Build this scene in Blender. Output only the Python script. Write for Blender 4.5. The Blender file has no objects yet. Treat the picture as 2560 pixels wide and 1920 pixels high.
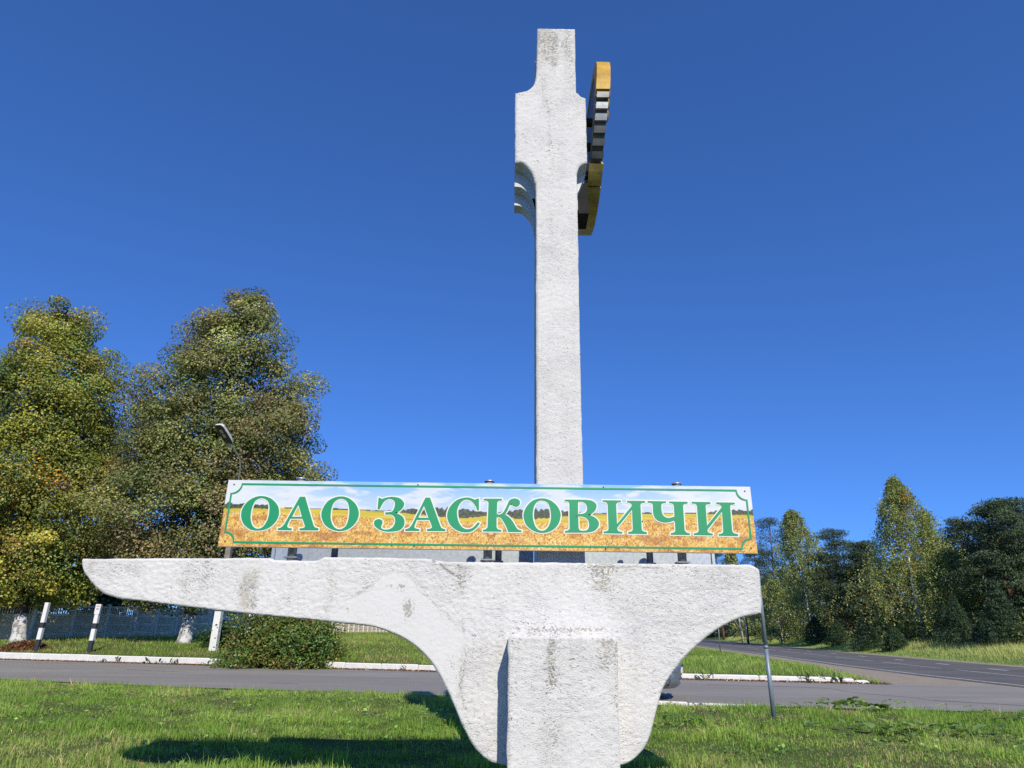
import bpy, bmesh, math, random
import numpy as np
from mathutils import Vector, Matrix
from mathutils.geometry import tessellate_polygon

R = math.radians
scene = bpy.context.scene
C = scene.collection

# ---------------------------------------------------------------- camera, sky, sun, exposure
EYE = 1.45
cam_data = bpy.data.cameras.new('camera')
cam_data.sensor_width = 36.0
cam_data.lens = 36.0 * 1660.0 / 2560.0
cam_data.clip_end = 6000.0
cam = bpy.data.objects.new('camera', cam_data)
C.objects.link(cam)
cam.matrix_world = (Matrix.Translation((0, 0, EYE)) @ Matrix.Rotation(R(90 + 20.5), 4, 'X')
                    @ Matrix.Rotation(R(0.75), 4, 'Z'))
scene.camera = cam

SUN_EL, SUN_AZ = 37.5, 13.5          # the sun stands behind the viewer, a little to the right
world = bpy.data.worlds.new('World')
scene.world = world
world.use_nodes = True
wn = world.node_tree.nodes
wl = world.node_tree.links
wn.clear()
sky = wn.new('ShaderNodeTexSky')
sky.sky_type = 'NISHITA'
sky.sun_disc = False
sky.sun_elevation = R(SUN_EL)
sky.sun_rotation = R(180 - SUN_AZ)
sky.altitude = 0
sky.air_density = 0.7
sky.dust_density = 0.0
sky.ozone_density = 10.0
bg = wn.new('ShaderNodeBackground')
bg.inputs['Strength'].default_value = 0.15
wo = wn.new('ShaderNodeOutputWorld')
soft = wn.new('ShaderNodeGamma')                # the phone's rendering of the sky, the same in every direction
soft.inputs['Gamma'].default_value = 0.74
tone = wn.new('ShaderNodeMix')
tone.data_type = 'RGBA'
tone.blend_type = 'MULTIPLY'
tone.inputs[0].default_value = 1.0
tone.inputs[7].default_value = (0.64, 1.06, 1.70, 1)
wl.new(sky.outputs[0], soft.inputs['Color'])
wl.new(soft.outputs[0], tone.inputs[6])
wl.new(tone.outputs[2], bg.inputs['Color'])
wl.new(bg.outputs[0], wo.inputs['Surface'])

sun_data = bpy.data.lights.new('sun', 'SUN')
sun_data.energy = 5.0
sun_data.angle = R(0.53)
sun_data.color = (1.0, 0.92, 0.76)
sun = bpy.data.objects.new('sun', sun_data)
C.objects.link(sun)
sdir = Vector((-math.sin(R(SUN_AZ)) * math.cos(R(SUN_EL)), math.cos(R(SUN_AZ)) * math.cos(R(SUN_EL)), -math.sin(R(SUN_EL))))
sun.rotation_euler = sdir.to_track_quat('-Z', 'Y').to_euler()
sun.location = (10, -30, 40)

scene.view_settings.view_transform = 'Standard'
scene.view_settings.look = 'None'
scene.view_settings.exposure = 0.0
scene.view_settings.gamma = 1.0
scene.view_settings.use_curve_mapping = False
scene.cycles.max_bounces = 6
scene.cycles.transparent_max_bounces = 4
scene.cycles.use_denoising = False

# ---------------------------------------------------------------- helpers
def tag(o, label=None, cat=None, group=None, kind=None):
    if label: o['label'] = label
    if cat: o['category'] = cat
    if group: o['group'] = group
    if kind: o['kind'] = kind
    return o

def link(name, mesh, parent=None, loc=None, rot=None):
    o = bpy.data.objects.new(name, mesh)
    C.objects.link(o)
    if parent: o.parent = parent
    if loc is not None: o.location = loc
    if rot is not None: o.rotation_euler = rot
    return o

def empty(name, loc=(0, 0, 0), rz=0.0, parent=None):
    o = bpy.data.objects.new(name, None)
    C.objects.link(o)
    o.location = loc
    o.rotation_euler = (0, 0, rz)
    o.empty_display_size = 0.3
    if parent: o.parent = parent
    return o

def np_mesh(name, verts, faces, mat=None, smooth=False, cols=None, attrs=None):
    """verts (n,3); faces: list of (k,m) index arrays, or one array"""
    verts = np.asarray(verts, dtype=np.float32)
    if isinstance(faces, np.ndarray): faces = [faces]
    faces = [np.asarray(f, dtype=np.int32) for f in faces if len(f)]
    me = bpy.data.meshes.new(name)
    nl = sum(f.size for f in faces)
    nf = sum(f.shape[0] for f in faces)
    me.vertices.add(len(verts)); me.loops.add(nl); me.polygons.add(nf)
    me.vertices.foreach_set('co', verts.ravel())
    me.loops.foreach_set('vertex_index', np.concatenate([f.ravel() for f in faces]))
    tot = np.concatenate([np.full(f.shape[0], f.shape[1], np.int32) for f in faces])
    start = np.concatenate([[0], np.cumsum(tot)[:-1]]).astype(np.int32)
    me.polygons.foreach_set('loop_start', start)
    me.polygons.foreach_set('loop_total', tot)
    me.polygons.foreach_set('use_smooth', np.full(nf, bool(smooth)))
    me.update(calc_edges=True)
    if cols is not None:
        a = me.color_attributes.new('Col', 'FLOAT_COLOR', 'POINT')
        c4 = np.ones((len(verts), 4), np.float32); c4[:, :3] = cols
        a.data.foreach_set('color', c4.ravel())
    for k, v in (attrs or {}).items():
        a = me.attributes.new(k, 'FLOAT', 'POINT')
        a.data.foreach_set('value', np.asarray(v, np.float32))
    if mat: me.materials.append(mat)
    return me

class MB:
    """collects simple shapes into one mesh"""
    def __init__(s): s.v = []; s.f = []; s.sm = []
    def add(s, vs, fs, smooth=False):
        b = len(s.v); s.v += [tuple(v) for v in vs]
        for f in fs: s.f.append(tuple(b + i for i in f)); s.sm.append(smooth)
        return s
    def box(s, x0, x1, y0, y1, z0, z1, M=None):
        vs = [Vector(p) for p in ((x0, y0, z0), (x1, y0, z0), (x1, y1, z0), (x0, y1, z0), (x0, y0, z1), (x1, y0, z1), (x1, y1, z1), (x0, y1, z1))]
        if M: vs = [M @ v for v in vs]
        return s.add(vs, [(0, 3, 2, 1), (4, 5, 6, 7), (0, 1, 5, 4), (1, 2, 6, 5), (2, 3, 7, 6), (3, 0, 4, 7)])
    def bbox(s, x0, x1, y0, y1, z0, z1, b=0.02):
        """box with chamfered vertical and top edges"""
        vs = []; 
        def ring(i, z): return [(x0 + i + b, y0 + i, z), (x1 - i - b, y0 + i, z), (x1 - i, y0 + i + b, z), (x1 - i, y1 - i - b, z),
                                (x1 - i - b, y1 - i, z), (x0 + i + b, y1 - i, z), (x0 + i, y1 - i - b, z), (x0 + i, y0 + i + b, z)]
        vs = ring(0, z0) + ring(0, z1 - b) + ring(b, z1)
        fs = [tuple(reversed(range(8))), tuple(range(16, 24))]
        for k in (0, 8):
            for i in range(8): fs.append((k + i, k + (i + 1) % 8, k + 8 + (i + 1) % 8, k + 8 + i))
        return s.add(vs, fs)
    def tube(s, pts, rads, n=8, cap=True, smooth=True):
        pts = [Vector(p) for p in pts]
        if not hasattr(rads, '__len__'): rads = [rads] * len(pts)
        vs = []; ref = Vector((0.13, 1, 0.07)).normalized()
        for i, p in enumerate(pts):
            d = (pts[min(i + 1, len(pts) - 1)] - pts[max(i - 1, 0)]).normalized()
            a = d.cross(ref)
            if a.length < 1e-3: a = d.cross(Vector((1, 0, 0)))
            a.normalize(); b = d.cross(a).normalized()
            for k in range(n):
                t = 2 * math.pi * k / n
                vs.append(p + rads[i] * (math.cos(t) * a + math.sin(t) * b))
        fs = []
        for i in range(len(pts) - 1):
            for k in range(n):
                fs.append((i * n + k, i * n + (k + 1) % n, (i + 1) * n + (k + 1) % n, (i + 1) * n + k))
        s.add(vs, fs, smooth)
        if cap:
            m = len(pts) - 1
            b = len(s.v) - len(vs)
            s.f.append(tuple(b + k for k in reversed(range(n)))); s.sm.append(False)
            s.f.append(tuple(b + m * n + k for k in range(n))); s.sm.append(False)
        return s
    def prism(s, poly, y0, y1):
        """polygon in x,z extruded along y"""
        n = len(poly)
        vs = [(x, y0, z) for x, z in poly] + [(x, y1, z) for x, z in poly]
        fs = [tuple(range(n)), tuple(reversed(range(n, 2 * n)))]
        for i in range(n): fs.append((i, n + i, n + (i + 1) % n, (i + 1) % n))
        return s.add(vs, fs)
    def mesh(s, name, mat):
        me = bpy.data.meshes.new(name)
        me.from_pydata(s.v, [], s.f)
        me.polygons.foreach_set('use_smooth', s.sm)
        bm = bmesh.new(); bm.from_mesh(me); bmesh.ops.recalc_face_normals(bm, faces=bm.faces); bm.to_mesh(me); bm.free()
        me.update()
        if mat: me.materials.append(mat)
        return me
    def build(s, name, mat, parent=None, loc=None, rot=None):
        return link(name, s.mesh(name, mat), parent, loc, rot)

rng = np.random.default_rng(7)
random.seed(11)

def hash2(ix, iy, seed):
    h = (ix.astype(np.int64) * 374761393 + iy.astype(np.int64) * 668265263 + seed * 974711) & 0xffffffff
    h = ((h ^ (h >> 13)) * 1274126177) & 0xffffffff
    h = h ^ (h >> 16)
    return (h & 0xffff) / 65535.0
def vnoise(x, y, seed=0):
    x = np.asarray(x, float); y = np.asarray(y, float)
    ix = np.floor(x).astype(np.int64); iy = np.floor(y).astype(np.int64)
    fx = x - ix; fy = y - iy
    fx = fx * fx * (3 - 2 * fx); fy = fy * fy * (3 - 2 * fy)
    a = hash2(ix, iy, seed); b = hash2(ix + 1, iy, seed); c = hash2(ix, iy + 1, seed); d = hash2(ix + 1, iy + 1, seed)
    return (a + (b - a) * fx) * (1 - fy) + (c + (d - c) * fx) * fy
def fbm(x, y, oct=4, seed=0):
    s = 0; a = 0.5; t = 0
    for o in range(oct):
        s = s + a * vnoise(x * 2 ** o + 17.3 * o, y * 2 ** o - 9.1 * o, seed + o); t += a; a *= 0.5
    return s / t
def sstep(a, b, x):
    t = np.clip((np.asarray(x, float) - a) / (b - a), 0, 1)
    return t * t * (3 - 2 * t)

# ---------------------------------------------------------------- materials
def newmat(name):
    m = bpy.data.materials.new(name); m.use_nodes = True
    nt = m.node_tree; nt.nodes.clear()
    out = nt.nodes.new('ShaderNodeOutputMaterial')
    b = nt.nodes.new('ShaderNodeBsdfPrincipled')
    nt.links.new(b.outputs[0], out.inputs['Surface'])
    return m, nt, b
class NT:
    """terse node building"""
    def __init__(s, nt): s.nt = nt
    def n(s, t, **kw):
        nd = s.nt.nodes.new(t)
        for k, v in kw.items():
            if k in nd.inputs.keys() if hasattr(nd.inputs, 'keys') else False: nd.inputs[k].default_value = v
            else: setattr(nd, k, v)
        return nd
    def l(s, a, b): s.nt.links.new(a, b)
    def obj(s): return s.n('ShaderNodeTexCoord').outputs['Object']
    def noise(s, vec, scale, detail=4.0, rough=0.55, dist=0.0):
        nd = s.nt.nodes.new('ShaderNodeTexNoise')
        nd.inputs['Scale'].default_value = scale; nd.inputs['Detail'].default_value = detail
        nd.inputs['Roughness'].default_value = rough; nd.inputs['Distortion'].default_value = dist
        if vec is not None: s.l(vec, nd.inputs['Vector'])
        return nd.outputs['Fac']
    def map(s, vec, scale=(1, 1, 1), rot=(0, 0, 0), loc=(0, 0, 0)):
        nd = s.nt.nodes.new('ShaderNodeMapping')
        nd.inputs['Scale'].default_value = scale; nd.inputs['Rotation'].default_value = rot; nd.inputs['Location'].default_value = loc
        s.l(vec, nd.inputs['Vector']); return nd.outputs[0]
    def ramp(s, fac, stops, interp='LINEAR'):
        nd = s.nt.nodes.new('ShaderNodeValToRGB'); cr = nd.color_ramp; cr.interpolation = interp
        while len(cr.elements) < len(stops): cr.elements.new(0.5)
        for e, (p, c) in zip(cr.elements, stops):
            e.position = p; e.color = (c, c, c, 1) if not hasattr(c, '__len__') else (*c, 1)
        s.l(fac, nd.inputs['Fac']); return nd.outputs['Color']
    def math(s, op, a, b=None, clamp=False):
        nd = s.nt.nodes.new('ShaderNodeMath'); nd.operation = op; nd.use_clamp = clamp
        for i, v in enumerate((a, b)):
            if v is None: continue
            if isinstance(v, (int, float)): nd.inputs[i].default_value = v
            else: s.l(v, nd.inputs[i])
        return nd.outputs[0]
    def mix(s, fac, a, b, mode='MIX'):
        nd = s.nt.nodes.new('ShaderNodeMix'); nd.data_type = 'RGBA'; nd.blend_type = mode
        for sock, v in ((nd.inputs[0], fac), (nd.inputs[6], a), (nd.inputs[7], b)):
            if isinstance(v, (int, float)): sock.default_value = v
            elif isinstance(v, tuple): sock.default_value = (*v, 1)
            else: s.l(v, sock)
        return nd.outputs[2]
    def attr(s, name):
        nd = s.nt.nodes.new('ShaderNodeAttribute'); nd.attribute_name = name; return nd
    def bump(s, h, strength, dist, bsdf):
        nd = s.nt.nodes.new('ShaderNodeBump'); nd.inputs['Strength'].default_value = strength; nd.inputs['Distance'].default_value = dist
        s.l(h, nd.inputs['Height']); s.l(nd.outputs[0], bsdf.inputs['Normal']); return nd

def plain(name, col, rough=0.6, metal=0.0, var=0.12, scale=6.0, bump=0.0, bscale=40.0, spec=0.5):
    m, nt, b = newmat(name); k = NT(nt); v = k.obj()
    f = k.noise(v, scale, 5, 0.6)
    d = tuple(c * (1 - var * 2) for c in col); e = tuple(min(1, c * (1 + var)) for c in col)
    k.l(k.ramp(f, [(0.3, d), (0.7, e)]), b.inputs['Base Color'])
    b.inputs['Roughness'].default_value = rough; b.inputs['Metallic'].default_value = metal
    b.inputs['Specular IOR Level'].default_value = spec
    if bump: k.bump(k.noise(v, bscale, 4, 0.6), bump, 0.02, b)
    return m

def leafmat(name, trans=0.33, rough=0.42, spec=0.5):
    """leaf colour from the mesh's own leaf colours, with some light let through"""
    m, nt, b = newmat(name); k = NT(nt)
    col = k.attr('Col').outputs['Color']
    k.l(col, b.inputs['Base Color'])
    b.inputs['Roughness'].default_value = rough
    b.inputs['Specular IOR Level'].default_value = spec
    tr = nt.nodes.new('ShaderNodeBsdfTranslucent')
    k.l(k.mix(1.0, col, (1.1, 1.15, 0.5), 'MULTIPLY'), tr.inputs['Color'])
    mx = nt.nodes.new('ShaderNodeMixShader'); mx.inputs[0].default_value = trans
    k.l(b.outputs[0], mx.inputs[1]); k.l(tr.outputs[0], mx.inputs[2])
    out = [n for n in nt.nodes if n.type == 'OUTPUT_MATERIAL'][0]
    k.l(mx.outputs[0], out.inputs['Surface'])
    return m
M_LEAF = leafmat('leaf')
M_NEEDLE = leafmat('needle', 0.15, 0.55, 0.25)
M_GRASS = leafmat('grass_blade', 0.42, 0.55, 0.2)

def stucco():
    m, nt, b = newmat('rough_white_plaster'); k = NT(nt); v = k.obj()
    g = k.attr('grime').outputs['Fac']; sm = k.attr('smooth').outputs['Fac']
    chip = k.attr('chip').outputs['Fac']; crk = k.attr('crack').outputs['Fac']
    # thrown plaster: short ridges that swirl, over a finer grit
    warp = k.n('ShaderNodeVectorMath', operation='ADD')
    nw = nt.nodes.new('ShaderNodeTexNoise'); nw.inputs['Scale'].default_value = 2.2; nw.inputs['Detail'].default_value = 2
    k.l(v, nw.inputs['Vector'])
    sc = k.n('ShaderNodeVectorMath', operation='SCALE'); sc.inputs['Scale'].default_value = 0.35
    k.l(nw.outputs['Color'], sc.inputs[0]); k.l(v, warp.inputs[0]); k.l(sc.outputs[0], warp.inputs[1])
    r1 = k.noise(k.map(warp.outputs[0], (38, 38, 92), (0, R(24), 0)), 1.0, 3, 0.55, 0.6)
    r2 = k.noise(k.map(warp.outputs[0], (50, 50, 112), (0, R(-20), 0), (3, 1, 7)), 1.0, 3, 0.55, 0.8)
    r3 = k.noise(v, 130, 3, 0.6)
    h = k.math('ADD', k.math('ADD', k.math('MULTIPLY', r1, 0.55), k.math('MULTIPLY', r2, 0.5)), k.math('MULTIPLY', r3, 0.22))
    patchy = k.ramp(k.noise(v, 1.5, 4, 0.6), [(0.38, 0.30), (0.62, 1.0)])
    rough_amt = k.math('MULTIPLY', k.math('SUBTRACT', 1.0, k.math('MULTIPLY', sm, 0.85)), patchy)
    k.bump(k.math('MULTIPLY', k.math('SUBTRACT', h, 0.63), rough_amt), 1.0, 0.016, b)
    # weathered pits show grey where grime has settled
    pit = k.math('SUBTRACT', 1.0, h)
    thr = k.math('SUBTRACT', 0.497, k.math('MULTIPLY', g, 0.14))
    spk = k.math('MULTIPLY', k.math('SUBTRACT', pit, thr), 16.0, clamp=True)
    spk = k.math('MULTIPLY', spk, k.math('ADD', 0.55, k.math('MULTIPLY', rough_amt, 0.45)))
    n2 = k.noise(v, 1.6, 5, 0.6)
    base = k.mix(n2, (0.595, 0.59, 0.585), (0.665, 0.655, 0.645))
    base = k.mix(k.math('MULTIPLY', sm, 0.05), base, (0.60, 0.605, 0.61))
    ng = k.noise(v, 9, 3, 0.6)
    dirt = k.mix(k.ramp(ng, [(0.42, 0.0), (0.62, 1.0)]), (0.10, 0.10, 0.095), (0.27, 0.22, 0.13))
    col = k.mix(k.math('MULTIPLY', spk, 0.9), base, dirt)
    film = k.math('MULTIPLY', k.math('MULTIPLY', g, g), 0.09)
    col = k.mix(film, col, (0.45, 0.43, 0.36))
    drip = k.ramp(k.noise(k.map(v, (11, 11, 0.7)), 1.0, 4, 0.6), [(0.50, 0.0), (0.72, 1.0)])
    col = k.mix(k.math('MULTIPLY', drip, k.math('MULTIPLY', g, 0.42)), col, (0.40, 0.385, 0.34))
    cn = k.noise(v, 40, 5, 0.65)
    cf = k.math('MULTIPLY', k.math('SUBTRACT', k.math('ADD', chip, k.math('MULTIPLY', cn, 2.0)), 1.52), 7.0, clamp=True)
    col = k.mix(cf, col, (0.36, 0.35, 0.32))
    col = k.mix(crk, col, (0.16, 0.15, 0.14))
    k.l(col, b.inputs['Base Color'])
    b.inputs['Roughness'].default_value = 0.85
    b.inputs['Specular IOR Level'].default_value = 0.25
    return m
M_STUCCO = stucco()

def asphalt(name, c0, c1, grit=1.0):
    m, nt, b = newmat(name); k = NT(nt); v = k.obj()
    big = k.noise(k.map(v, (0.25, 0.7, 1)), 1.0, 5, 0.6)
    gr = k.noise(v, 55, 3, 0.7)
    col = k.ramp(big, [(0.3, c0), (0.7, c1)])
    col = k.mix(k.math('MULTIPLY', k.ramp(gr, [(0.35, 0.0), (0.68, 1.0)]), 0.3 * grit), col, (0.30, 0.29, 0.28))
    vor = nt.nodes.new('ShaderNodeTexVoronoi'); vor.inputs['Scale'].default_value = 16
    k.l(v, vor.inputs['Vector'])
    peb = k.ramp(vor.outputs['Distance'], [(0.10, 1.0), (0.2, 0.0)])
    col = k.mix(k.math('MULTIPLY', peb, 0.16 * grit), col, (0.45, 0.44, 0.42))
    wear = k.noise(k.map(v, (0.05, 0.35, 1), (0, 0, R(-13))), 1.0, 5, 0.65)
    col = k.mix(k.ramp(wear, [(0.42, 0.45), (0.58, 0.0)]), col, tuple(c * 0.78 for c in c0))
    st = k.noise(v, 0.6, 6, 0.7)
    col = k.mix(k.ramp(st, [(0.60, 0.0), (0.78, 0.5)]), col, (0.30, 0.26, 0.21))
    k.l(col, b.inputs['Base Color']); b.inputs['Roughness'].default_value = 0.85
    b.inputs['Specular IOR Level'].default_value = 0.2
    k.bump(gr, 0.5, 0.01, b)
    return m
M_SIDE = asphalt('worn_grey_asphalt', (0.245, 0.228, 0.205), (0.31, 0.29, 0.26))
M_MAIN = asphalt('dark_asphalt', (0.10, 0.097, 0.095), (0.15, 0.146, 0.142), 0.7)
def dry(name, a, bcol, c):
    m, nt, b = newmat(name); k = NT(nt); v = k.obj()
    f = k.noise(v, 1.2, 6, 0.65); g = k.noise(v, 30, 4, 0.6)
    col = k.ramp(f, [(0.3, a), (0.5, bcol), (0.7, c)])
    col = k.mix(k.math('MULTIPLY', g, 0.5), col, tuple(x * 0.55 for x in a))
    k.l(col, b.inputs['Base Color']); b.inputs['Roughness'].default_value = 0.95; b.inputs['Specular IOR Level'].default_value = 0.1
    k.bump(g, 0.6, 0.03, b); return m
M_SOIL = dry('turf_soil', (0.07, 0.10, 0.03), (0.10, 0.13, 0.04), (0.15, 0.14, 0.06))
M_SAND = dry('sandy_shoulder', (0.30, 0.255, 0.20), (0.37, 0.32, 0.25), (0.42, 0.36, 0.29))
M_PAINT = plain('road_paint', (0.55, 0.55, 0.53), 0.7, var=0.2, scale=3)
M_WHITE = plain('white_paint', (0.68, 0.68, 0.66), 0.65, var=0.05, scale=4, bump=0.25, bscale=30)
def kerbmat():
    m, nt, b = newmat('whitewashed_kerb'); k = NT(nt); v = k.obj()
    f = k.noise(v, 3, 5, 0.6); d = k.noise(v, 9, 6, 0.7)
    col = k.ramp(f, [(0.3, (0.62, 0.61, 0.58)), (0.7, (0.74, 0.73, 0.70))])
    col = k.mix(k.ramp(d, [(0.56, 0.0), (0.68, 0.75)]), col, (0.30, 0.27, 0.23))
    k.l(col, b.inputs['Base Color']); b.inputs['Roughness'].default_value = 0.85; b.inputs['Specular IOR Level'].default_value = 0.2
    k.bump(k.noise(v, 25, 4, 0.6), 0.5, 0.02, b); return m
M_KERB = kerbmat()
M_BLACK = plain('black_paint', (0.03, 0.03, 0.035), 0.5)
M_CONC = plain('grey_concrete', (0.42, 0.40, 0.37), 0.85, var=0.15, scale=3, bump=0.4)
M_BROWNCONC = plain('brown_grey_concrete', (0.24, 0.21, 0.18), 0.85, var=0.15, scale=3, bump=0.3)
M_GALV = plain('galvanised_sheet', (0.50, 0.55, 0.60), 0.42, metal=0.65, var=0.10, scale=26)
M_STEEL = plain('blue_grey_painted_steel', (0.20, 0.25, 0.30), 0.45, metal=0.2, var=0.08)
M_ARM = plain('dark_steel', (0.11, 0.115, 0.12), 0.6, metal=0.2, var=0.1)
M_PIPE = plain('weathered_steel_pipe', (0.27, 0.29, 0.31), 0.5, metal=0.4, var=0.15, scale=15)
M_DARK = plain('dark_plastic', (0.03, 0.03, 0.035), 0.4)
M_MATT = plain('matt_black', (0.03, 0.03, 0.03), 0.95, spec=0.05)
M_GLASS = plain('dark_glass', (0.02, 0.025, 0.03), 0.08, var=0.05)
M_SILVER = plain('silver_car_paint', (0.30, 0.33, 0.37), 0.28, metal=0.75, var=0.03)
M_RED = plain('red_lens', (0.30, 0.01, 0.01), 0.15)
M_RUBBER = plain('rubber', (0.02, 0.02, 0.02), 0.8)
M_YEL = plain('weathered_yellow_paint', (0.52, 0.31, 0.03), 0.6, var=0.22, scale=5)
M_YEL2 = plain('faded_yellow_paint', (0.55, 0.38, 0.10), 0.65, var=0.2, scale=6)
M_GREYP = plain('weathered_grey_sheet', (0.13, 0.14, 0.15), 0.5, metal=0.2, var=0.25, scale=5)
M_LETTER = plain('green_print', (0.010, 0.28, 0.115), 0.45, var=0.02)
M_OUTL = plain('off_white_print', (0.70, 0.72, 0.66), 0.5, var=0.02)
M_BARK = plain('dark_bark', (0.075, 0.06, 0.045), 0.9, var=0.3, scale=4, bump=0.8, bscale=12)
M_PINEBARK = plain('pine_bark', (0.17, 0.09, 0.05), 0.9, var=0.3, scale=3, bump=0.6, bscale=10)
def birch_bark():
    m, nt, b = newmat('birch_bark'); k = NT(nt); v = k.obj()
    f = k.noise(k.map(v, (3, 3, 1.3)), 1.5, 4, 0.7)
    k.l(k.ramp(f, [(0.40, (0.03, 0.03, 0.03)), (0.47, (0.62, 0.61, 0.57))]), b.inputs['Base Color'])
    b.inputs['Roughness'].default_value = 0.7; return m
M_BIRCH = birch_bark()
def whitewash():
    m, nt, b = newmat('peeling_dappled_whitewash'); k = NT(nt); v = k.obj()
    f = k.noise(v, 5, 5, 0.65)
    k.l(k.ramp(f, [(0.42, (0.22, 0.21, 0.20)), (0.52, (0.55, 0.55, 0.54))]), b.inputs['Base Color'])  # grey blotches: peeling, plus dappled tree shade put into the colour
    b.inputs['Roughness'].default_value = 0.9; k.bump(k.noise(v, 9, 4, 0.6), 0.8, 0.04, b); return m
M_WASH = whitewash()
def printed():
    m, nt, b = newmat('printed_banner'); k = NT(nt)
    k.l(k.attr('Col').outputs['Color'], b.inputs['Base Color'])
    b.inputs['Roughness'].default_value = 0.4; return m
M_PRINT = printed()
# ---------------------------------------------------------------- ground and roads
YN_X = [-400, -120, -40, -15, -8.75, -3.5, 3.45, 7.25, 11.15, 16, 40]
YN_Y = [130, 54, 28.6, 21.2, 19.2, 18.2, 16.5, 15.9, 15.5, 15.2, 14.5]
YK_X = [-400, -120, -60, -23.1, -10.8, -2.8, 5.64, 12.2, 40]
YK_Y = [150, 62, 43.0, 32.9, 29.7, 27.7, 25.0, 23.9, 22.0]
XN_Y = [-60, 15, 24.3, 30, 39, 56, 104.5, 190, 400, 3000]
XN_X = [16.4, 16.8, 17.0, 17.25, 18.2, 20.8, 27.6, 41, 75, 500]
XF_Y = [-60, 20, 39, 51, 73, 132, 236, 400, 3000]
XF_X = [26.9, 27.2, 27.9, 29.6, 33.4, 46, 64, 93, 540]
yn = lambda x: np.interp(x, YN_X, YN_Y)
yk = lambda x: np.interp(x, YK_X, YK_Y)
xn = lambda y: np.interp(y, XN_Y, XN_X)
xf = lambda y: np.interp(y, XF_Y, XF_X)
kerb_top = lambda x: np.interp(x, [-60, -23, -3, 6, 12], [0.40, 0.31, 0.23, 0.20, 0.17])
SHF = lambda y: 2.0 + 2.2 * np.exp(-((np.asarray(y, float) - 23.0) / 9.0) ** 2)   # width of the sandy shoulder
def height(x, y):
    x = np.asarray(x, float); y = np.asarray(y, float)
    bumps = (fbm(x * 0.55, y * 0.55, 3, 3) - 0.5) * 0.10
    near = -0.05 + sstep(0.0, 1.2, yn(x) - y) * (0.09 + bumps)
    s = y - yk(x)
    w = sstep(4.0, -8.0, x)
    far_l = kerb_top(x) - 0.03 + w * (0.55 * (1 - np.exp(-np.maximum(s, 0) / 4.5)) + 0.006 * np.maximum(s, 0)) + bumps * sstep(0.5, 4, s)
    lim = xn(y) - SHF(y) - x                       # metres of grass left before the shoulder
    far_l = -0.05 + (far_l + 0.05) * sstep(0.0, 1.6, lim)
    far_l = np.where(s > 0.1, far_l, -0.05)
    z = np.where(y < yn(x), near, np.where(s > 0.1, far_l, -0.05))
    right = x - xf(y) - 1.3
    z = np.where(x > xn(y) - SHF(y), -0.05, z)
    z = np.where(right > 0, -0.05 + 0.85 * sstep(0, 5.5, right) + bumps * sstep(0, 3, right), z)
    return z

def axis(lo, hi, segs):
    a = [lo]
    for end, step in segs:
        while a[-1] < end - 1e-6: a.append(min(end, a[-1] + step))
    return np.array(a)
gx = axis(-2500, 2500, [(-400, 300), (-80, 16), (-36, 2), (60, 0.55), (110, 4), (400, 29), (2500, 300)])
gy = axis(-300, 3500, [(-20, 40), (4, 3), (70, 0.5), (160, 2), (400, 20), (3500, 310)])
GX, GY = np.meshgrid(gx, gy)
GZ = height(GX, GY)
near_kerb = (GY - yk(GX) > -0.5) & (GY - yk(GX) < 1.3) & (GX < 16)
GZ = np.where(near_kerb, np.minimum(GZ, -0.05), GZ)
gv = np.stack([GX, GY, GZ], -1).reshape(-1, 3)
nx = len(gx); ii = np.arange(len(gy) - 1)[:, None] * nx + np.arange(nx - 1)[None, :]
gf = np.stack([ii, ii + 1, ii + nx + 1, ii + nx], -1).reshape(-1, 4)
tag(link('ground', np_mesh('ground', gv, gf, M_SOIL, True)), kind='structure')

def strip(a, b, z, name, mat, sub=None):
    """sheet between two lines of equal length given as (x,y) lists"""
    n = len(a)
    v = [(p[0], p[1], z) for p in a] + [(p[0], p[1], z) for p in b]
    f = np.array([(i, i + 1, n + i + 1, n + i) for i in range(n - 1)])
    return link(name, np_mesh(name, np.array(v), f, mat), sub)
# the turf edge right behind the kerb follows the kerb line exactly
tx = np.concatenate([np.arange(-380, -60, 20), np.arange(-60, 14.6, 0.5)]); ts = np.array([0.13, 0.3, 0.6, 1.0, 1.5, 2.0, 2.5])
TX = np.repeat(tx, len(ts)).reshape(len(tx), -1); TY = yk(TX) + ts[None, :]
TZ = np.where(TX < xn(TY) - SHF(TY), height(TX, TY) + 0.006 - 0.03 * (ts[None, :] > 2.2), -0.06)
i0 = np.arange(len(tx) - 1)[:, None] * len(ts) + np.arange(len(ts) - 1)[None, :]
tag(link('turf_edge', np_mesh('turf_edge', np.stack([TX, TY, TZ], -1).reshape(-1, 3), np.stack([i0, i0 + len(ts), i0 + len(ts) + 1, i0 + 1], -1).reshape(-1, 4), M_SOIL, True)), kind='structure')
yy = np.concatenate([np.arange(-60, 60, 1.5), np.arange(60, 200, 5), np.arange(200, 2001, 60)])
main = strip([(xn(y) - 0.55, y) for y in yy], [(xf(y), y) for y in yy], 0.004, 'main_road', M_MAIN)
tag(main, kind='structure')
yr = 0.12 * np.sin(yy * 0.8) + 0.1 * np.sin(yy * 2.1)
ysh = np.where((yy > 13.5) & (yy < 24.2), 1.0, 0.0)
tag(strip([(xn(y) - SHF(y) - 0.25 + r, y) for y, r in zip(yy, yr)], [(xn(y) - 0.3, y) for y in yy], -0.004, 'road_shoulder', M_SAND), kind='structure')
tag(strip([(xf(y) - 0.2, y) for y in yy], [(xf(y) + 1.45 + r, y) for y, r in zip(yy, yr)], -0.004, 'road_shoulder', M_SAND), kind='structure')
xs = np.concatenate([np.arange(-380, -60, 20), np.arange(-60, 16.61, 0.8)])
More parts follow.
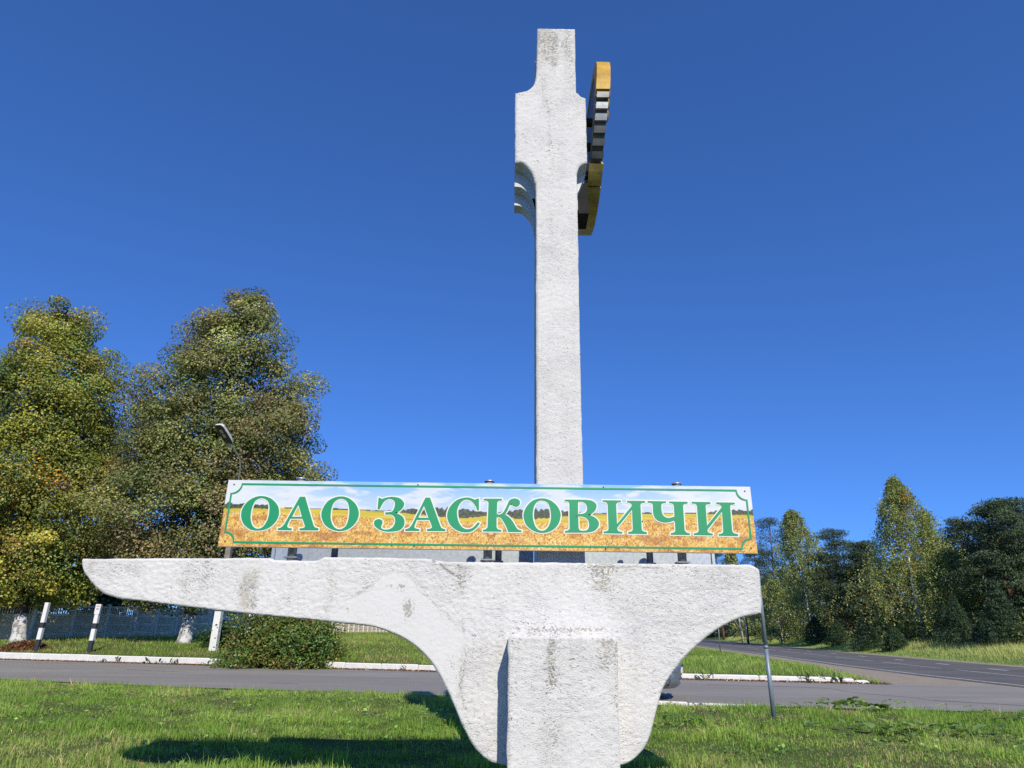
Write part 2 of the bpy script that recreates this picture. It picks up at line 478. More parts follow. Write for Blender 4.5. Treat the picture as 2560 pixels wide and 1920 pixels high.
side = strip([(x, yn(x) - 0.05) for x in xs], [(x, yk(x) + 0.12) for x in xs], 0.0, 'side_road', M_SIDE)
tag(side, kind='structure')
# the mouth of the side road flares onto the main road
# painted lines: the near edge line, the long middle dashes, the short far dashes
def line_piece(f, y0, y1, w, off, step=1.5):
    ys = np.linspace(y0, y1, max(2, int((y1 - y0) / step) + 1))
    return strip([(f(y) + off - w / 2, y) for y in ys], [(f(y) + off + w / 2, y) for y in ys], 0.009, 'painted_line', M_PAINT, main)
line_piece(xn, -30, 22.2, 0.16, 0)
line_piece(xn, 22.9, 500, 0.16, 0, 4)
XC = lambda y: np.interp(y, [-60, 29.6, 38.6, 55.4, 76.4, 138, 400], [20.6, 21.1, 22.2, 24.9, 28.3, 37.6, 80])
XD = lambda y: np.interp(y, [-60, 30, 35.8, 42.4, 49.4, 57.4, 66.4, 73.8, 89, 128.9, 172.8, 400], [23.2, 23.7, 24.3, 25.6, 26.8, 28.3, 29.9, 31.1, 33.7, 40.4, 48.3, 86])
y = 8.0
while y < 190:
    line_piece(XC, y, y + 8.0, 0.13, 0); y += 9.5
for y in [22.5, 28.4, 34.9, 41.4, 48.3, 56.2, 64.5, 73.0, 82, 91, 100, 109, 119, 129, 140, 152, 165]:
    line_piece(XD, y, y + 1.7, 0.26, 0)

# cracks and patches in the side road
def ribbon(pts, w, z, name, mat, parent):
    v = []; n = len(pts)
    for i, p in enumerate(pts):
        d = Vector((pts[min(i + 1, n - 1)][0] - pts[max(i - 1, 0)][0], pts[min(i + 1, n - 1)][1] - pts[max(i - 1, 0)][1])).normalized()
        ww = w * (0.6 + 0.8 * random.random())
        v += [(p[0] - d.y * ww / 2, p[1] + d.x * ww / 2, z), (p[0] + d.y * ww / 2, p[1] - d.x * ww / 2, z)]
    f = np.array([(2 * i, 2 * i + 1, 2 * i + 3, 2 * i + 2) for i in range(n - 1)])
    return link(name, np_mesh(name, np.array(v), f, mat), parent)
M_TAR = plain('tar', (0.05, 0.05, 0.05), 0.7)
ribbon([(9.7, 21.6), (9.5, 20.6), (9.9, 19.6), (10.4, 18.9), (10.5, 18.0)], 0.05, 0.005, 'crack', M_SAND, side)
ribbon([(10.5, 18.0), (11.4, 17.4), (12.2, 16.8), (13.1, 16.2)], 0.06, 0.005, 'crack', M_TAR, side)
ribbon([(-14, 26.5), (-11, 25.2), (-8.2, 24.9), (-5.5, 23.8), (-3.2, 23.4)], 0.035, 0.005, 'crack', M_TAR, side)
ribbon([(6.2, 22.6), (7.4, 22.1), (8.3, 22.2), (9.6, 21.6)], 0.03, 0.005, 'crack', M_TAR, side)
ribbon([(-6.9, 20.9), (-6.3, 20.8), (-6.0, 20.75)], 0.03, 0.005, 'crack', M_TAR, side)

# kerbs: single whitewashed stones with open joints
kerb = tag(empty('kerb'), kind='structure')
def kerb_stone(x0, x1, tilt=0.0, drop=0.0, end_r=0.03):
    y0, y1 = yk(x0), yk(x1)
    ang = math.atan2(y1 - y0, x1 - x0); ln = math.hypot(x1 - x0, y1 - y0)
    h = float(kerb_top((x0 + x1) / 2)) + 0.1 - drop
    m = MB(); m.bbox(0.006, ln - 0.006, 0, 0.16, 0, h, end_r)
    o = m.build('kerb_stone', M_KERB, kerb, (x0, y0, -0.1 + random.uniform(-0.008, 0.008)), (tilt, random.uniform(-0.004, 0.004), ang + random.uniform(-0.004, 0.004)))
    return o
x = -44.0
while x < 9.9:
    kerb_stone(x, x + 1.5, random.uniform(-0.03, 0.03)); x += 1.5
kerb_stone(10.02, 11.05, 0.02, 0.0, 0.05)
o = kerb_stone(11.12, 11.5, 0.25, 0.02, 0.06); o.rotation_euler.z += 0.12
o = kerb_stone(11.47, 11.95, -0.2, 0.05, 0.06); o.rotation_euler.z -= 0.1
# the low flush edging along the near side, mostly grown over
x = 1.0
while x < 4.5:
    y0, y1 = yn(x) - 0.1, yn(x + 1.5) - 0.1
    m = MB(); m.bbox(0.01, math.hypot(1.5, y1 - y0) - 0.01, 0, 0.12, 0, 0.12, 0.02)
    m.build('edging_stone', M_KERB, kerb, (x, y0 - 0.05, -0.09 + random.uniform(-0.015, 0.02)), (0, 0, math.atan2(y1 - y0, 1.5))); x += 1.5

# ---------------------------------------------------------------- the monument
def smooth_poly(pts, n=8):
    """pts: (x, z, corner); Catmull-Rom between the soft points"""
    out = []; m = len(pts)
    for i in range(m):
        p1 = pts[i]; p2 = pts[(i + 1) % m]; p0 = pts[i - 1]; p3 = pts[(i + 2) % m]
        if p1[2] and p2[2]: out.append((p1[0], p1[1])); continue
        if p1[2]: p0 = p1
        if p2[2]: p3 = p2
        for j in range(n):
            t = j / n; r = []
            for k in (0, 1):
                r.append(0.5 * (2 * p1[k] + (p2[k] - p0[k]) * t + (2 * p0[k] - 5 * p1[k] + 4 * p2[k] - p3[k]) * t * t + (3 * p1[k] - p0[k] - 3 * p2[k] + p3[k]) * t ** 3))
            out.append(tuple(r))
    return out
def seg_dist(px, pz, poly, closed=True):
    best = np.full(px.shape, 1e9); qx = px.copy(); qz = pz.copy()
    n = len(poly)
    for i in range(n if closed else n - 1):
        ax, az = poly[i]; bx, bz = poly[(i + 1) % n]
        dx, dz = bx - ax, bz - az; L = dx * dx + dz * dz + 1e-12
        t = np.clip(((px - ax) * dx + (pz - az) * dz) / L, 0, 1)
        cx = ax + t * dx; cz = az + t * dz
        d = np.hypot(px - cx, pz - cz); k = d < best
        best[k] = d[k]; qx[k] = cx[k]; qz[k] = cz[k]
    return best, qx, qz
def inside(px, pz, poly):
    c = np.zeros(px.shape, bool); n = len(poly)
    for i in range(n):
        ax, az = poly[i]; bx, bz = poly[(i + 1) % n]
        if az == bz: continue
        k = ((az > pz) != (bz > pz)) & (px < (bx - ax) * (pz - az) / (bz - az) + ax)
        c ^= k
    return c
def plaster_solid(name, poly, y0, y1, cell, feats, parent, rnd=0.02, amp=1.0):
    """thick slab with the outline poly (x,z): a finely divided, uneven front face with rounded arrises"""
    P = np.array(poly)
    x0, z0 = P.min(0) - cell; x1, z1 = P.max(0) + cell
    ax_ = np.arange(x0, x1, cell); az_ = np.arange(z0, z1, cell)
    CX, CZ = np.meshgrid((ax_[:-1] + cell / 2), (az_[:-1] + cell / 2))
    ins = inside(CX.ravel(), CZ.ravel(), poly).reshape(CX.shape)
    n = len(ax_); J, I = np.nonzero(ins)
    q = np.stack([J * n + I, J * n + I + 1, (J + 1) * n + I + 1, (J + 1) * n + I], -1)
    used, inv = np.unique(q, return_inverse=True); q = inv.reshape(-1, 4)
    vx = ax_[used % n].copy(); vz = az_[used // n].copy()
    e = np.concatenate([q[:, [0, 1]], q[:, [1, 2]], q[:, [2, 3]], q[:, [3, 0]]])
    key = np.sort(e, 1); kk = key[:, 0] * (len(used) + 1) + key[:, 1]
    u, idx, cnt = np.unique(kk, return_index=True, return_counts=True)
    be = e[idx[cnt == 1]]; bv = np.unique(be)
    d, qx, qz = seg_dist(vx[bv], vz[bv], poly)
    vx[bv] = qx; vz[bv] = qz
    d, qx, qz = seg_dist(vx, vz, poly)
    f = feats(vx, vz)
    rel = (fbm(vx * 30, vz * 44, 2, 5) - 0.5) * 0.006 + (fbm(vx * 2.2, vz * 2.2, 2, 9) - 0.5) * 0.006
    rel = rel * (1 - 0.85 * f['smooth']) * amp
    r = np.clip(d, 0, rnd)
    vy = y0 + rnd - np.sqrt(np.maximum(rnd ** 2 - (rnd - r) ** 2, 0)) - rel * sstep(0.0, 0.03, d) - rel * 0.5
    jit = (fbm(vx * 9, vz * 9, 3, 21) - 0.5) * 0.012 * amp
    k = d < 1e-4; vx[k] += jit[k]; vz[k] += jit[k]
    nv = len(vx); V = np.stack([vx, vy, vz], -1)
    bidx = np.full(nv, -1); bidx[bv] = np.arange(len(bv))
    nb = len(bv); rows = 4
    ysr = np.linspace(0, 1, rows + 1)[1:]
    WV = []; WF = []
    prev = None
    base = nv
    ring0 = np.stack([vx[bv], vy[bv], vz[bv]], -1)
    rings = [ring0] + [np.stack([vx[bv], vy[bv] * (1 - t) + y1 * t, vz[bv]], -1) for t in ysr]
    WV = np.concatenate(rings)
    a = bidx[be[:, 0]]; b = bidx[be[:, 1]]
    for k in range(rows):
        WF.append(np.stack([nv + k * nb + a, nv + (k + 1) * nb + a, nv + (k + 1) * nb + b, nv + k * nb + b], -1))
    tri = tessellate_polygon([[Vector((px, pz, 0)) for px, pz in poly]])
    BV = np.array([(px, y1, pz) for px, pz in poly]); nb0 = nv + len(WV)
    BF = np.array([(nb0 + t[0], nb0 + t[1], nb0 + t[2]) for t in tri])
    allv = np.concatenate([V, WV, BV])
    extra = len(WV) + len(BV)
    at = {key: np.concatenate([f[key], np.full(extra, {'grime': 0.5, 'smooth': 0.3}.get(key, 0.0))]) for key in ('grime', 'smooth', 'chip', 'crack')}
    me = np_mesh(name, allv, [q] + WF + [BF], M_STUCCO, False, None, at)
    sm = np.zeros(len(me.polygons), bool); sm[:len(q)] = True
    me.polygons.foreach_set('use_smooth', sm); me.update()
    return link(name, me, parent)

monument = tag(empty('monument', (0.45, 6.9, 0)), 'tall white plastered concrete pylon rising from a boat shaped beam on a block', 'monument')
def mono(o): o.location = (-0.45, -6.9, 0); return o

hull_pts = [(-4.0, 2.045, 1), (-2.24, 2.075, 1), (-2.2, 2.055, 1), (-1.8, 2.055, 1), (-1.74, 2.09, 1), (-0.80, 2.09, 1), (-0.62, 2.062, 1), (2.25, 2.07, 1), (2.31, 2.045, 0), (2.335, 1.98, 0), (2.31, 1.64, 1),
            (2.11, 1.597, 0), (1.89, 1.496, 0), (1.667, 1.337, 0), (1.488, 1.163, 0), (1.361, 0.993, 0), (1.278, 0.773, 0), (1.229, 0.629, 0), (1.163, 0.523, 0), (1.04, 0.424, 0), (0.9, 0.39, 1),
            (0.0, 0.385, 1), (-0.131, 0.414, 0), (-0.218, 0.464, 0), (-0.321, 0.576, 0), (-0.427, 0.753, 0), (-0.538, 0.971, 0), (-0.692, 1.194, 0), (-0.909, 1.364, 0), (-1.168, 1.464, 0), (-1.465, 1.505, 0),
            (-2.526, 1.59, 0), (-3.257, 1.663, 0), (-3.627, 1.706, 0), (-3.791, 1.778, 0), (-3.941, 1.907, 0), (-3.992, 1.99, 0)]
hull_poly = smooth_poly(hull_pts, 6)
patch_line = [(-1.66, 1.50), (-1.60, 1.57), (-1.46, 1.70), (-1.36, 1.77), (-1.28, 1.82), (-1.17, 1.93), (-1.05, 1.965), (-0.93, 1.92), (-0.80, 1.80), (-0.66, 1.66), (-0.53, 1.53), (-0.44, 1.48), (-0.39, 1.42), (-0.365, 1.30), (-0.40, 1.17), (-0.43, 1.02), (-0.38, 0.80), (-0.40, 0.70)]
patch_poly = patch_line + [(-0.60, 0.7), (-0.9, 1.1), (-1.7, 1.3)]
def blob(x, z, cx, cz, rx, rz): return np.exp(-(((x - cx) / rx) ** 2 + ((z - cz) / rz) ** 2))
def streak(x, z, cx, w, z0, z1):
    wob = cx + (fbm(z * 3, z * 0 + cx * 7, 2, 4) - 0.5) * 0.12
    return np.exp(-((x - wob) / w) ** 2) * sstep(z0 - 0.1, z0 + 0.12, z) * (1 - sstep(z1 - 0.05, z1 + 0.08, z))
def hull_feats(x, z):
    g = 0.28 + 0.35 * (fbm(x * 1.1, z * 1.6, 4, 31) - 0.4)
    for cx, w, z0, z1, s in [(-3.55, .16, 1.85, 2.05, .35), (-2.98, .07, 1.7, 2.0, .5), (-2.80, .07, 1.7, 2.05, .5), (-2.40, .08, 1.62, 1.93, 1.1), (-2.34, .05, 1.6, 2.0, .5), (-2.02, .05, 1.6, 2.0, .4), (-1.65, .05, 1.56, 1.98, .6),
                            (-0.45, .06, 1.75, 2.05, .7), (-0.40, .05, .75, 1.3, .5), (0.05, .10, 1.8, 2.0, .3), (0.55, .25, 1.95, 2.07, .35), (0.85, .12, 1.78, 2.07, .75), (1.1, .3, 1.98, 2.08, .6), (1.55, .2, 1.98, 2.08, .55), (-3.9, .08, 1.9, 2.05, .5), (2.0, .2, 1.85, 2.0, .3)]:
        g = g + s * streak(x, z, cx, w, z0, z1)
    g = g + 0.45 * blob(x, z, 0.45, 1.46, 0.5, 0.05)
    pd, _, _ = seg_dist(x, z, patch_line, False)
    ins = inside(x, z, patch_poly).astype(float)
    sm = ins * 0.8
    sm = np.maximum(sm, 0.75 * sstep(2.02, 2.04, z + (fbm(x * 3, z * 0, 2, 8) - .5) * .05) * sstep(-0.55, -0.3, x) * (1 - 0.5 * sstep(0.5, 0.7, x)))
    sm = np.maximum(sm, 0.7 * blob(x, z, -1.95, 1.98, 0.18, 0.05))
    g = g - 0.15 * ins
    chip = blob(x, z, -0.92, 1.64, 0.075, 0.14) * 0.75 + blob(x, z, -1.0, 1.83, 0.06, 0.05) * 0.65 + blob(x, z, -1.12, 1.84, 0.05, 0.03) * 0.6 + blob(x, z, -1.47, 1.63, 0.03, 0.05) * 0.6
    chip = chip + blob(x, z, -0.50, 1.18, 0.05, 0.10) * 0.55 + blob(x, z, -0.40, 0.95, 0.03, 0.2) * 0.5
    chip = chip + 0.62 * np.exp(-((z - 1.465 - 0.03 * (x - .1)) / 0.03) ** 2) * sstep(0.0, 0.2, x) * (1 - sstep(0.86, 0.93, x))
    wob = (fbm(x * 10, z * 10, 3, 77) - 0.5) * 0.09
    crack = np.clip(1.0 - np.abs(pd + wob) / 0.0055, 0, 1) * (z > 0.9)
    crack = 0.75 * crack * np.clip(fbm(x * 4, z * 4, 2, 50) * 3.0 - 0.9, 0, 1)
    l2 = np.abs(z - 2.03 + (fbm(x * 6, z * 0, 2, 15) - 0.5) * 0.02)
    crack = np.maximum(crack, np.clip(1.2 - l2 / 0.006, 0, 1) * 0.6 * sstep(0.7, 0.8, x) * (1 - sstep(1.4, 1.5, x)))
    ch2, _, _ = seg_dist(x, z, [(-0.72, 2.07), (-0.64, 2.03), (-0.60, 2.0), (-0.55, 1.965), (-0.48, 1.93)], False)
    crack = np.maximum(crack, np.clip(1.3 - ch2 / 0.012, 0, 1) * 0.8 * (fbm(x * 30, z * 30, 2, 2) > 0.5))
    return dict(grime=np.clip(g, 0, 1.2), smooth=np.clip(sm, 0, 1), chip=chip, crack=np.clip(crack, 0, 1))
mono(plaster_solid('hull', hull_poly, 6.40, 7.42, 0.0088, hull_feats, monument))

ped_poly = [(0.0, -0.1), (0.895, -0.1), (0.92, 1.40), (0.905, 1.425), (0.02, 1.425), (-0.004, 1.40)]
def ped_feats(x, z):
    g = 0.3 + 0.35 * (fbm(x * 1.3, z * 1.3, 4, 61) - 0.4)
    for cx, w, z0, z1, s in [(.06, .05, 1.3, 1.4, .5), (.36, .05, 1.0, 1.42, .9), (.55, .07, 1.2, 1.42, .5), (.78, .09, 1.15, 1.42, .9), (.35, .07, .5, .8, .5), (.03, .02, .4, 1.4, .35), (.9, .02, .8, 1.4, .5)]:
        g = g + s * streak(x, z, cx, w, z0, z1)
    chip = 0.5 * blob(x, z, .37, 1.34, .05, .07) + 0.5 * blob(x, z, .8, 1.35, .08, .05) + .35 * np.exp(-((z - 1.41) / .02) ** 2)
    return dict(grime=np.clip(g, 0, 1.2), smooth=np.full(x.shape, 0.1), chip=chip, crack=np.zeros(x.shape))
mono(plaster_solid('pedestal', ped_poly, 6.02, 6.80, 0.012, ped_feats, monument, 0.015))

col_pts = [(0.262, 1.9, 1), (0.735, 1.9, 1), (0.737, 4.1, 1), (0.754, 6.45, 0), (0.752, 6.62, 0), (0.765, 6.73, 0), (0.80, 6.80, 0), (0.885, 6.845, 1), (0.893, 7.85, 1),
           (0.835, 7.875, 0), (0.79, 7.94, 0), (0.772, 8.03, 0), (0.78, 9.02, 1), (0.278, 9.025, 1), (0.266, 8.38, 0), (0.255, 8.17, 0), (0.225, 8.05, 0), (0.15, 7.965, 0), (0.05, 7.93, 0), (-0.007, 7.92, 1), (0.0, 6.835, 1),
           (0.08, 6.825, 0), (0.15, 6.765, 0), (0.215, 6.66, 0), (0.25, 6.50, 0), (0.258, 6.3, 0), (0.26, 4.1, 1)]
col_poly = smooth_poly(col_pts, 6)
def col_feats(x, z):
    g = 0.30 + 0.3 * (fbm(x * 1.4, z * 0.9, 4, 41) - 0.4)
    for cx, w, z0, z1, s in [(.42, .14, 8.4, 9.0, .7), (.66, .05, 8.5, 9.0, .5), (.5, .04, 8.3, 8.9, .8), (.33, .06, 8.3, 9.0, .5), (.7, .06, 8.0, 8.6, .4), (.42, .03, 6.9, 7.8, .45), (.43, .03, 5.8, 6.9, .25), (.02, .04, 7.6, 7.92, .4), (.35, .05, 7.6, 8.2, .35)]:
        g = g + s * streak(x, z, cx, w, z0, z1)
    g = g + 0.22 * sstep(8.0, 8.9, z)
    chip = 0.5 * blob(x, z, .5, 8.8, .05, .12) + .45 * blob(x, z, .42, 8.72, .04, .1)
    crack = np.clip(1.2 - np.abs(z - 8.52 + (fbm(x * 7, z * 0, 2, 3) - .5) * .02) / .006, 0, 1) * .5 * sstep(.35, .42, x) * (1 - sstep(.6, .66, x))
    return dict(grime=np.clip(g, 0, 1.2), smooth=np.full(x.shape, 0.0), chip=chip, crack=crack)
column = mono(plaster_solid('column', col_poly, 6.65, 6.85, 0.013, col_feats, monument, 0.018, 0.8))
# two rear courses of the column, each hanging a little lower at the shoulders
def course(dz, y0, y1):
    pts = []
    for i, (x, z, c) in enumerate(col_pts):
        if i == 0 or i == 1: z = 1.9
        elif i in (12, 13): pass
        elif 2 < i < 7 or 20 <= i <= 25: z -= dz
        pts.append((x, z, c))
    m = MB(); poly = smooth_poly(pts, 5)
    v = [(px, y0, pz) for px, pz in poly] + [(px, y1, pz) for px, pz in poly]; n = len(poly)
    tri = tessellate_polygon([[Vector((a, b, 0)) for a, b in poly]])
    f3 = np.array([tuple(t) for t in tri] + [tuple(n + k for k in t) for t in tri])
    f4 = np.array([(i, (i + 1) % n, n + (i + 1) % n, n + i) for i in range(n)])
    at = dict(grime=np.full(2 * n, .4), smooth=np.full(2 * n, .2), chip=np.zeros(2 * n), crack=np.zeros(2 * n))
    o = link('rear_course', np_mesh('rear_course', np.array(v), [f3, f4], M_STUCCO, False, None, at), column)
    return o
course(0.21, 6.853, 7.01)
course(0.37, 7.013, 7.18)
MB().box(0.80, 0.93, 7.0, 7.35, 6.35, 6.80).build('notch_shade_box', M_MATT, column)  # added dark box, stands in for the shade in the shoulder notch
m = MB(); m.box(0.264, 0.733, 7.183, 7.38, 1.9, 9.0)
m.build('rear_course', M_STUCCO, column)

# emblem on the right flank: a round plate, half cog and half wheat, seen nearly edge on
emblem_y, emblem_z, ER = 7.65, 7.835, 1.147
def ex(z): return 0.962 + (0.082 if z > 7.18 else 0.05) * (z - 7.18)
def epoint(ph, r, off):
    y = emblem_y - r * math.cos(R(ph)); z = emblem_z + r * math.sin(R(ph))
    return (ex(z) + off, y, z)
def sector(ph0, ph1, r0, r1, o0, o1, name, mat, parent, step=4, label=None):
    n = max(2, int(abs(ph1 - ph0) / step) + 1); v = []; f = []
    for i in range(n):
        ph = ph0 + (ph1 - ph0) * i / (n - 1)
        v += [epoint(ph, r0, o0), epoint(ph, r1, o0), epoint(ph, r1, o1), epoint(ph, r0, o1)]
    for i in range(n - 1):
        for k in range(4): f.append((4 * i + k, 4 * i + (k + 1) % 4, 4 * i + 4 + (k + 1) % 4, 4 * i + 4 + k))
    f.append((0, 1, 2, 3)); q = 4 * (n - 1); f.append((q + 3, q + 2, q + 1, q))
    m = MB(); m.add(v, f); o = m.build(name, mat, parent)
    if label: o['label'] = label
    return o
emblem = empty('emblem', parent=monument); mono(emblem)
v = [epoint(0, 0, 0.002), epoint(0, 0, 0.05)]
n = 48; f = []
for i in range(n): v += [epoint(360 * i / n, ER - 0.05, 0.002), epoint(360 * i / n, ER - 0.05, 0.05)]
for i in range(n):
    a = 2 + 2 * i; b = 2 + 2 * ((i + 1) % n); f += [(0, b, a), (1, a + 1, b + 1), (a, b, b + 1, a + 1)]
MB().add(v, f).build('back_plate', M_GREYP, emblem)
sector(52, 1, ER - 0.2, ER, -0.01, 0.165, 'wheat_rim', M_YEL, emblem)
sector(180, 53, ER - 0.2, ER, -0.01, 0.165, 'wheat_rim', M_YEL, emblem)
sector(0, -46, ER - 0.2, ER - 0.05, 0.0, 0.15, 'cog_rim', M_GREYP, emblem)
for i in range(6):
    p = -1.5 - i * 7.6
    sector(p, p - 4.2, ER - 0.05, ER + 0.005, 0.005, 0.155, 'cog_tooth', M_PIPE if i in (1, 2) else M_GREYP, emblem, 2)
sector(-47, -61, ER - 0.2, ER + 0.0, -0.01, 0.165, 'wheat_rim', M_YEL2, emblem)
sector(-62, -135, ER - 0.25, ER + 0.012, -0.02, 0.165, 'wheat_rim', M_YEL2, emblem)
sector(-136, -180, ER - 0.16, ER, 0.0, 0.13, 'wheat_rim', M_YEL, emblem)
for i in range(9):                            # grains in relief on the outer face
    ph = 60 - i * 9.0
    p0 = Vector(epoint(ph, ER - 0.05, 0.14)); p1 = Vector(epoint(ph - 7, ER - 0.16, 0.165))
    MB().tube([p0, p0.lerp(p1, .3), p0.lerp(p1, .7), p1], [0.012, 0.03, 0.028, 0.01], 7).build('grain', M_YEL, emblem)
for z in (6.95, 7.4, 7.8):                    # brackets between shoulder and plate
    MB().box(0.76 if z < 6.8 else 0.88, ex(z) + 0.01, 7.0, 7.08, z - 0.04, z + 0.04).build('bracket', M_MATT, emblem)
# ---------------------------------------------------------------- the name board
board = tag(empty('name_board', (0, 6.40, 2.07)), 'long printed name board with green letters over a wheat field, standing on the beam', 'sign')
def bo(o): o.location = (0, -6.40, -2.07); return o
SX0, SX1, SZ0, SZ1 = -2.742, 2.327, 2.174, 2.803
def paint_board():
    px = 0.0062
    nxp = int((SX1 - SX0) / px) + 1; nzp = int((SZ1 - SZ0) / px) + 1
    x = np.linspace(SX0, SX1, nxp); z = np.linspace(SZ0, SZ1, nzp)
    X, Z = np.meshgrid(x, z)
    u = np.abs(X - (-0.18))                      # the picture is mirrored about its middle
    v = (Z - SZ0) / (SZ1 - SZ0)
    # sky
    edge = sstep(1.2, 2.5, u)[..., None]
    top = np.array([0.28, 0.54, 0.95]) * (1 - edge) + np.array([0.66, 0.75, 0.82]) * edge
    low = np.array([0.55, 0.68, 0.93]) * (1 - edge) + np.array([0.72, 0.80, 0.86]) * edge
    t = sstep(0.58, 1.0, v)[..., None]
    img = low * (1 - t) + top * t
    c = fbm(u * 3.2 + 4, Z * 13, 5, 12); c2 = fbm(u * 6.5, Z * 22, 4, 18)
    cl = sstep(0.50, 0.66, c * 0.72 + c2 * 0.33)[..., None]
    sh = sstep(0.45, 0.75, fbm(u * 3.2 + 4, (Z + 0.02) * 13, 5, 12))[..., None]
    img = img * (1 - 0.75 * cl) + (np.array([0.86, 0.86, 0.87]) * (1 - .3 * sh) + np.array([0.66, 0.67, 0.74]) * .3 * sh) * 0.75 * cl
    # land
    hor = 0.535 + 0.05 * sstep(0.3, 2.3, u) + 0.012 * (fbm(u * 2, u * 0, 3, 5) - .5)
    field = v < hor
    fcol = np.array([0.72, 0.55, 0.06]) * (0.75 + 0.5 * fbm(u * 4, Z * 60, 3, 6))[..., None]
    fcol = fcol * (1 - 0.25 * sstep(.55, .7, fbm(u * 1.2, Z * 45, 2, 26))[..., None])
    img = np.where(field[..., None], fcol, img)
    th = 0.012 + 0.05 * sstep(0.45, 0.7, fbm(u * 1.6, u * 0, 3, 40)) + 0.06 * sstep(2.05, 2.2, u) * (fbm(u * 4, u * 0, 2, 3) * .5 + .75)
    th = th + 0.06 * np.exp(-((u - 0.3) / 0.28) ** 2) * (0.7 + .6 * fbm(u * 9, u * 0, 2, 9))
    th = th * (0.6 + 0.8 * vnoise(u * 40, u * 0, 4)) * (1 - sstep(1.55, 1.75, u) * (1 - sstep(2.0, 2.1, u)) * .6)
    base = hor - 0.05 * np.exp(-((u - 0.3) / 0.35) ** 2)
    tree = (v < hor + th * 0.7) & (v > base - th * 0.3)
    tc = np.array([0.07, 0.08, 0.05]) * (0.5 + 1.6 * vnoise(u * 90, Z * 90, 7))[..., None]
    img = np.where(tree[..., None], tc, img)
    # wheat in front
    wl_ = 0.35 + 0.11 * sstep(0.5, 2.2, u)
    wheat = sstep(0.03, -0.03, v - wl_ - 0.04 * (fbm(u * 10, Z * 0, 3, 8) - .5))[..., None]
    wn_ = fbm(u * 8, Z * 14, 4, 91)[..., None]
    wc = np.array([0.42, 0.16, 0.03]) * (1 - wn_) + np.array([0.85, 0.52, 0.10]) * wn_
    img = img * (1 - wheat) + wc * wheat
    # single stalks and ears drawn as short arcs, both mirrored halves
    N = 5200
    r = np.random.default_rng(5)
    ux = r.uniform(0.0, 2.6, N); vv = r.uniform(-0.04, 0.46, N)
    order = np.argsort(-vv); ux = ux[order]; vv = vv[order]
    ang = r.normal(math.pi / 2, 0.75, N); curv = r.normal(0, 9, N); ln = r.uniform(0.05, 0.15, N) * (1.15 - vv)
    pal = np.array([[0.90, 0.62, 0.17], [0.86, 0.50, 0.09], [0.93, 0.76, 0.34], [0.62, 0.27, 0.05], [0.40, 0.15, 0.03], [0.95, 0.85, 0.55], [0.80, 0.44, 0.08]])
    ci = r.choice(len(pal), N, p=[.22, .2, .10, .18, .15, .03, .12])
    for k in range(24):
        tt = k / 23.0
        a = ang + curv * tt * ln
        if k == 0: cx = ux.copy(); cz = SZ0 + vv * (SZ1 - SZ0)
        else: cx = cx + np.cos(a) * ln / 23; cz = cz + np.sin(a) * ln / 23
        ok = (cz - SZ0) / (SZ1 - SZ0) < 0.35 + 0.11 * sstep(0.5, 2.2, cx) + 0.05
        for sgn in (-1, 1):
            ixp = np.round((-0.18 + sgn * cx - SX0) / px).astype(int); izp = np.round((cz - SZ0) / px).astype(int)
            g = ok & (ixp >= 0) & (ixp < nxp) & (izp >= 0) & (izp < nzp)
            img[izp[g], ixp[g]] = 0.12 * img[izp[g], ixp[g]] + 0.88 * pal[ci[g]]
    # darker warm hollows between the stalks
    dk = sstep(0.56, 0.72, fbm(u * 5 + 3, Z * 16, 3, 33))[..., None] * wheat
    img = img * (1 - 0.6 * dk) + np.array([0.42, 0.13, 0.04]) * 0.6 * dk
    V = np.stack([X, np.zeros_like(X), Z], -1).reshape(-1, 3)
    i0 = np.arange(nzp - 1)[:, None] * nxp + np.arange(nxp - 1)[None, :]
    F = np.stack([i0, i0 + 1, i0 + nxp + 1, i0 + nxp], -1).reshape(-1, 4)
    V[:, 1] = 6.384
    return np_mesh('printed_panel', V, F, M_PRINT, False, np.clip(img * 0.82, 0, 1).reshape(-1, 3))
bo(link('printed_panel', paint_board(), board))
bo(MB().box(SX0, SX1, 6.386, 6.402, SZ0, SZ1).build('backing_sheet', M_GALV, board))
bo(MB().box(SX0 - 0.003, SX1 + 0.003, 6.381, 6.404, SZ0 - 0.006, SZ0 - 0.0005).build('edge_strip', M_BROWNCONC, board))

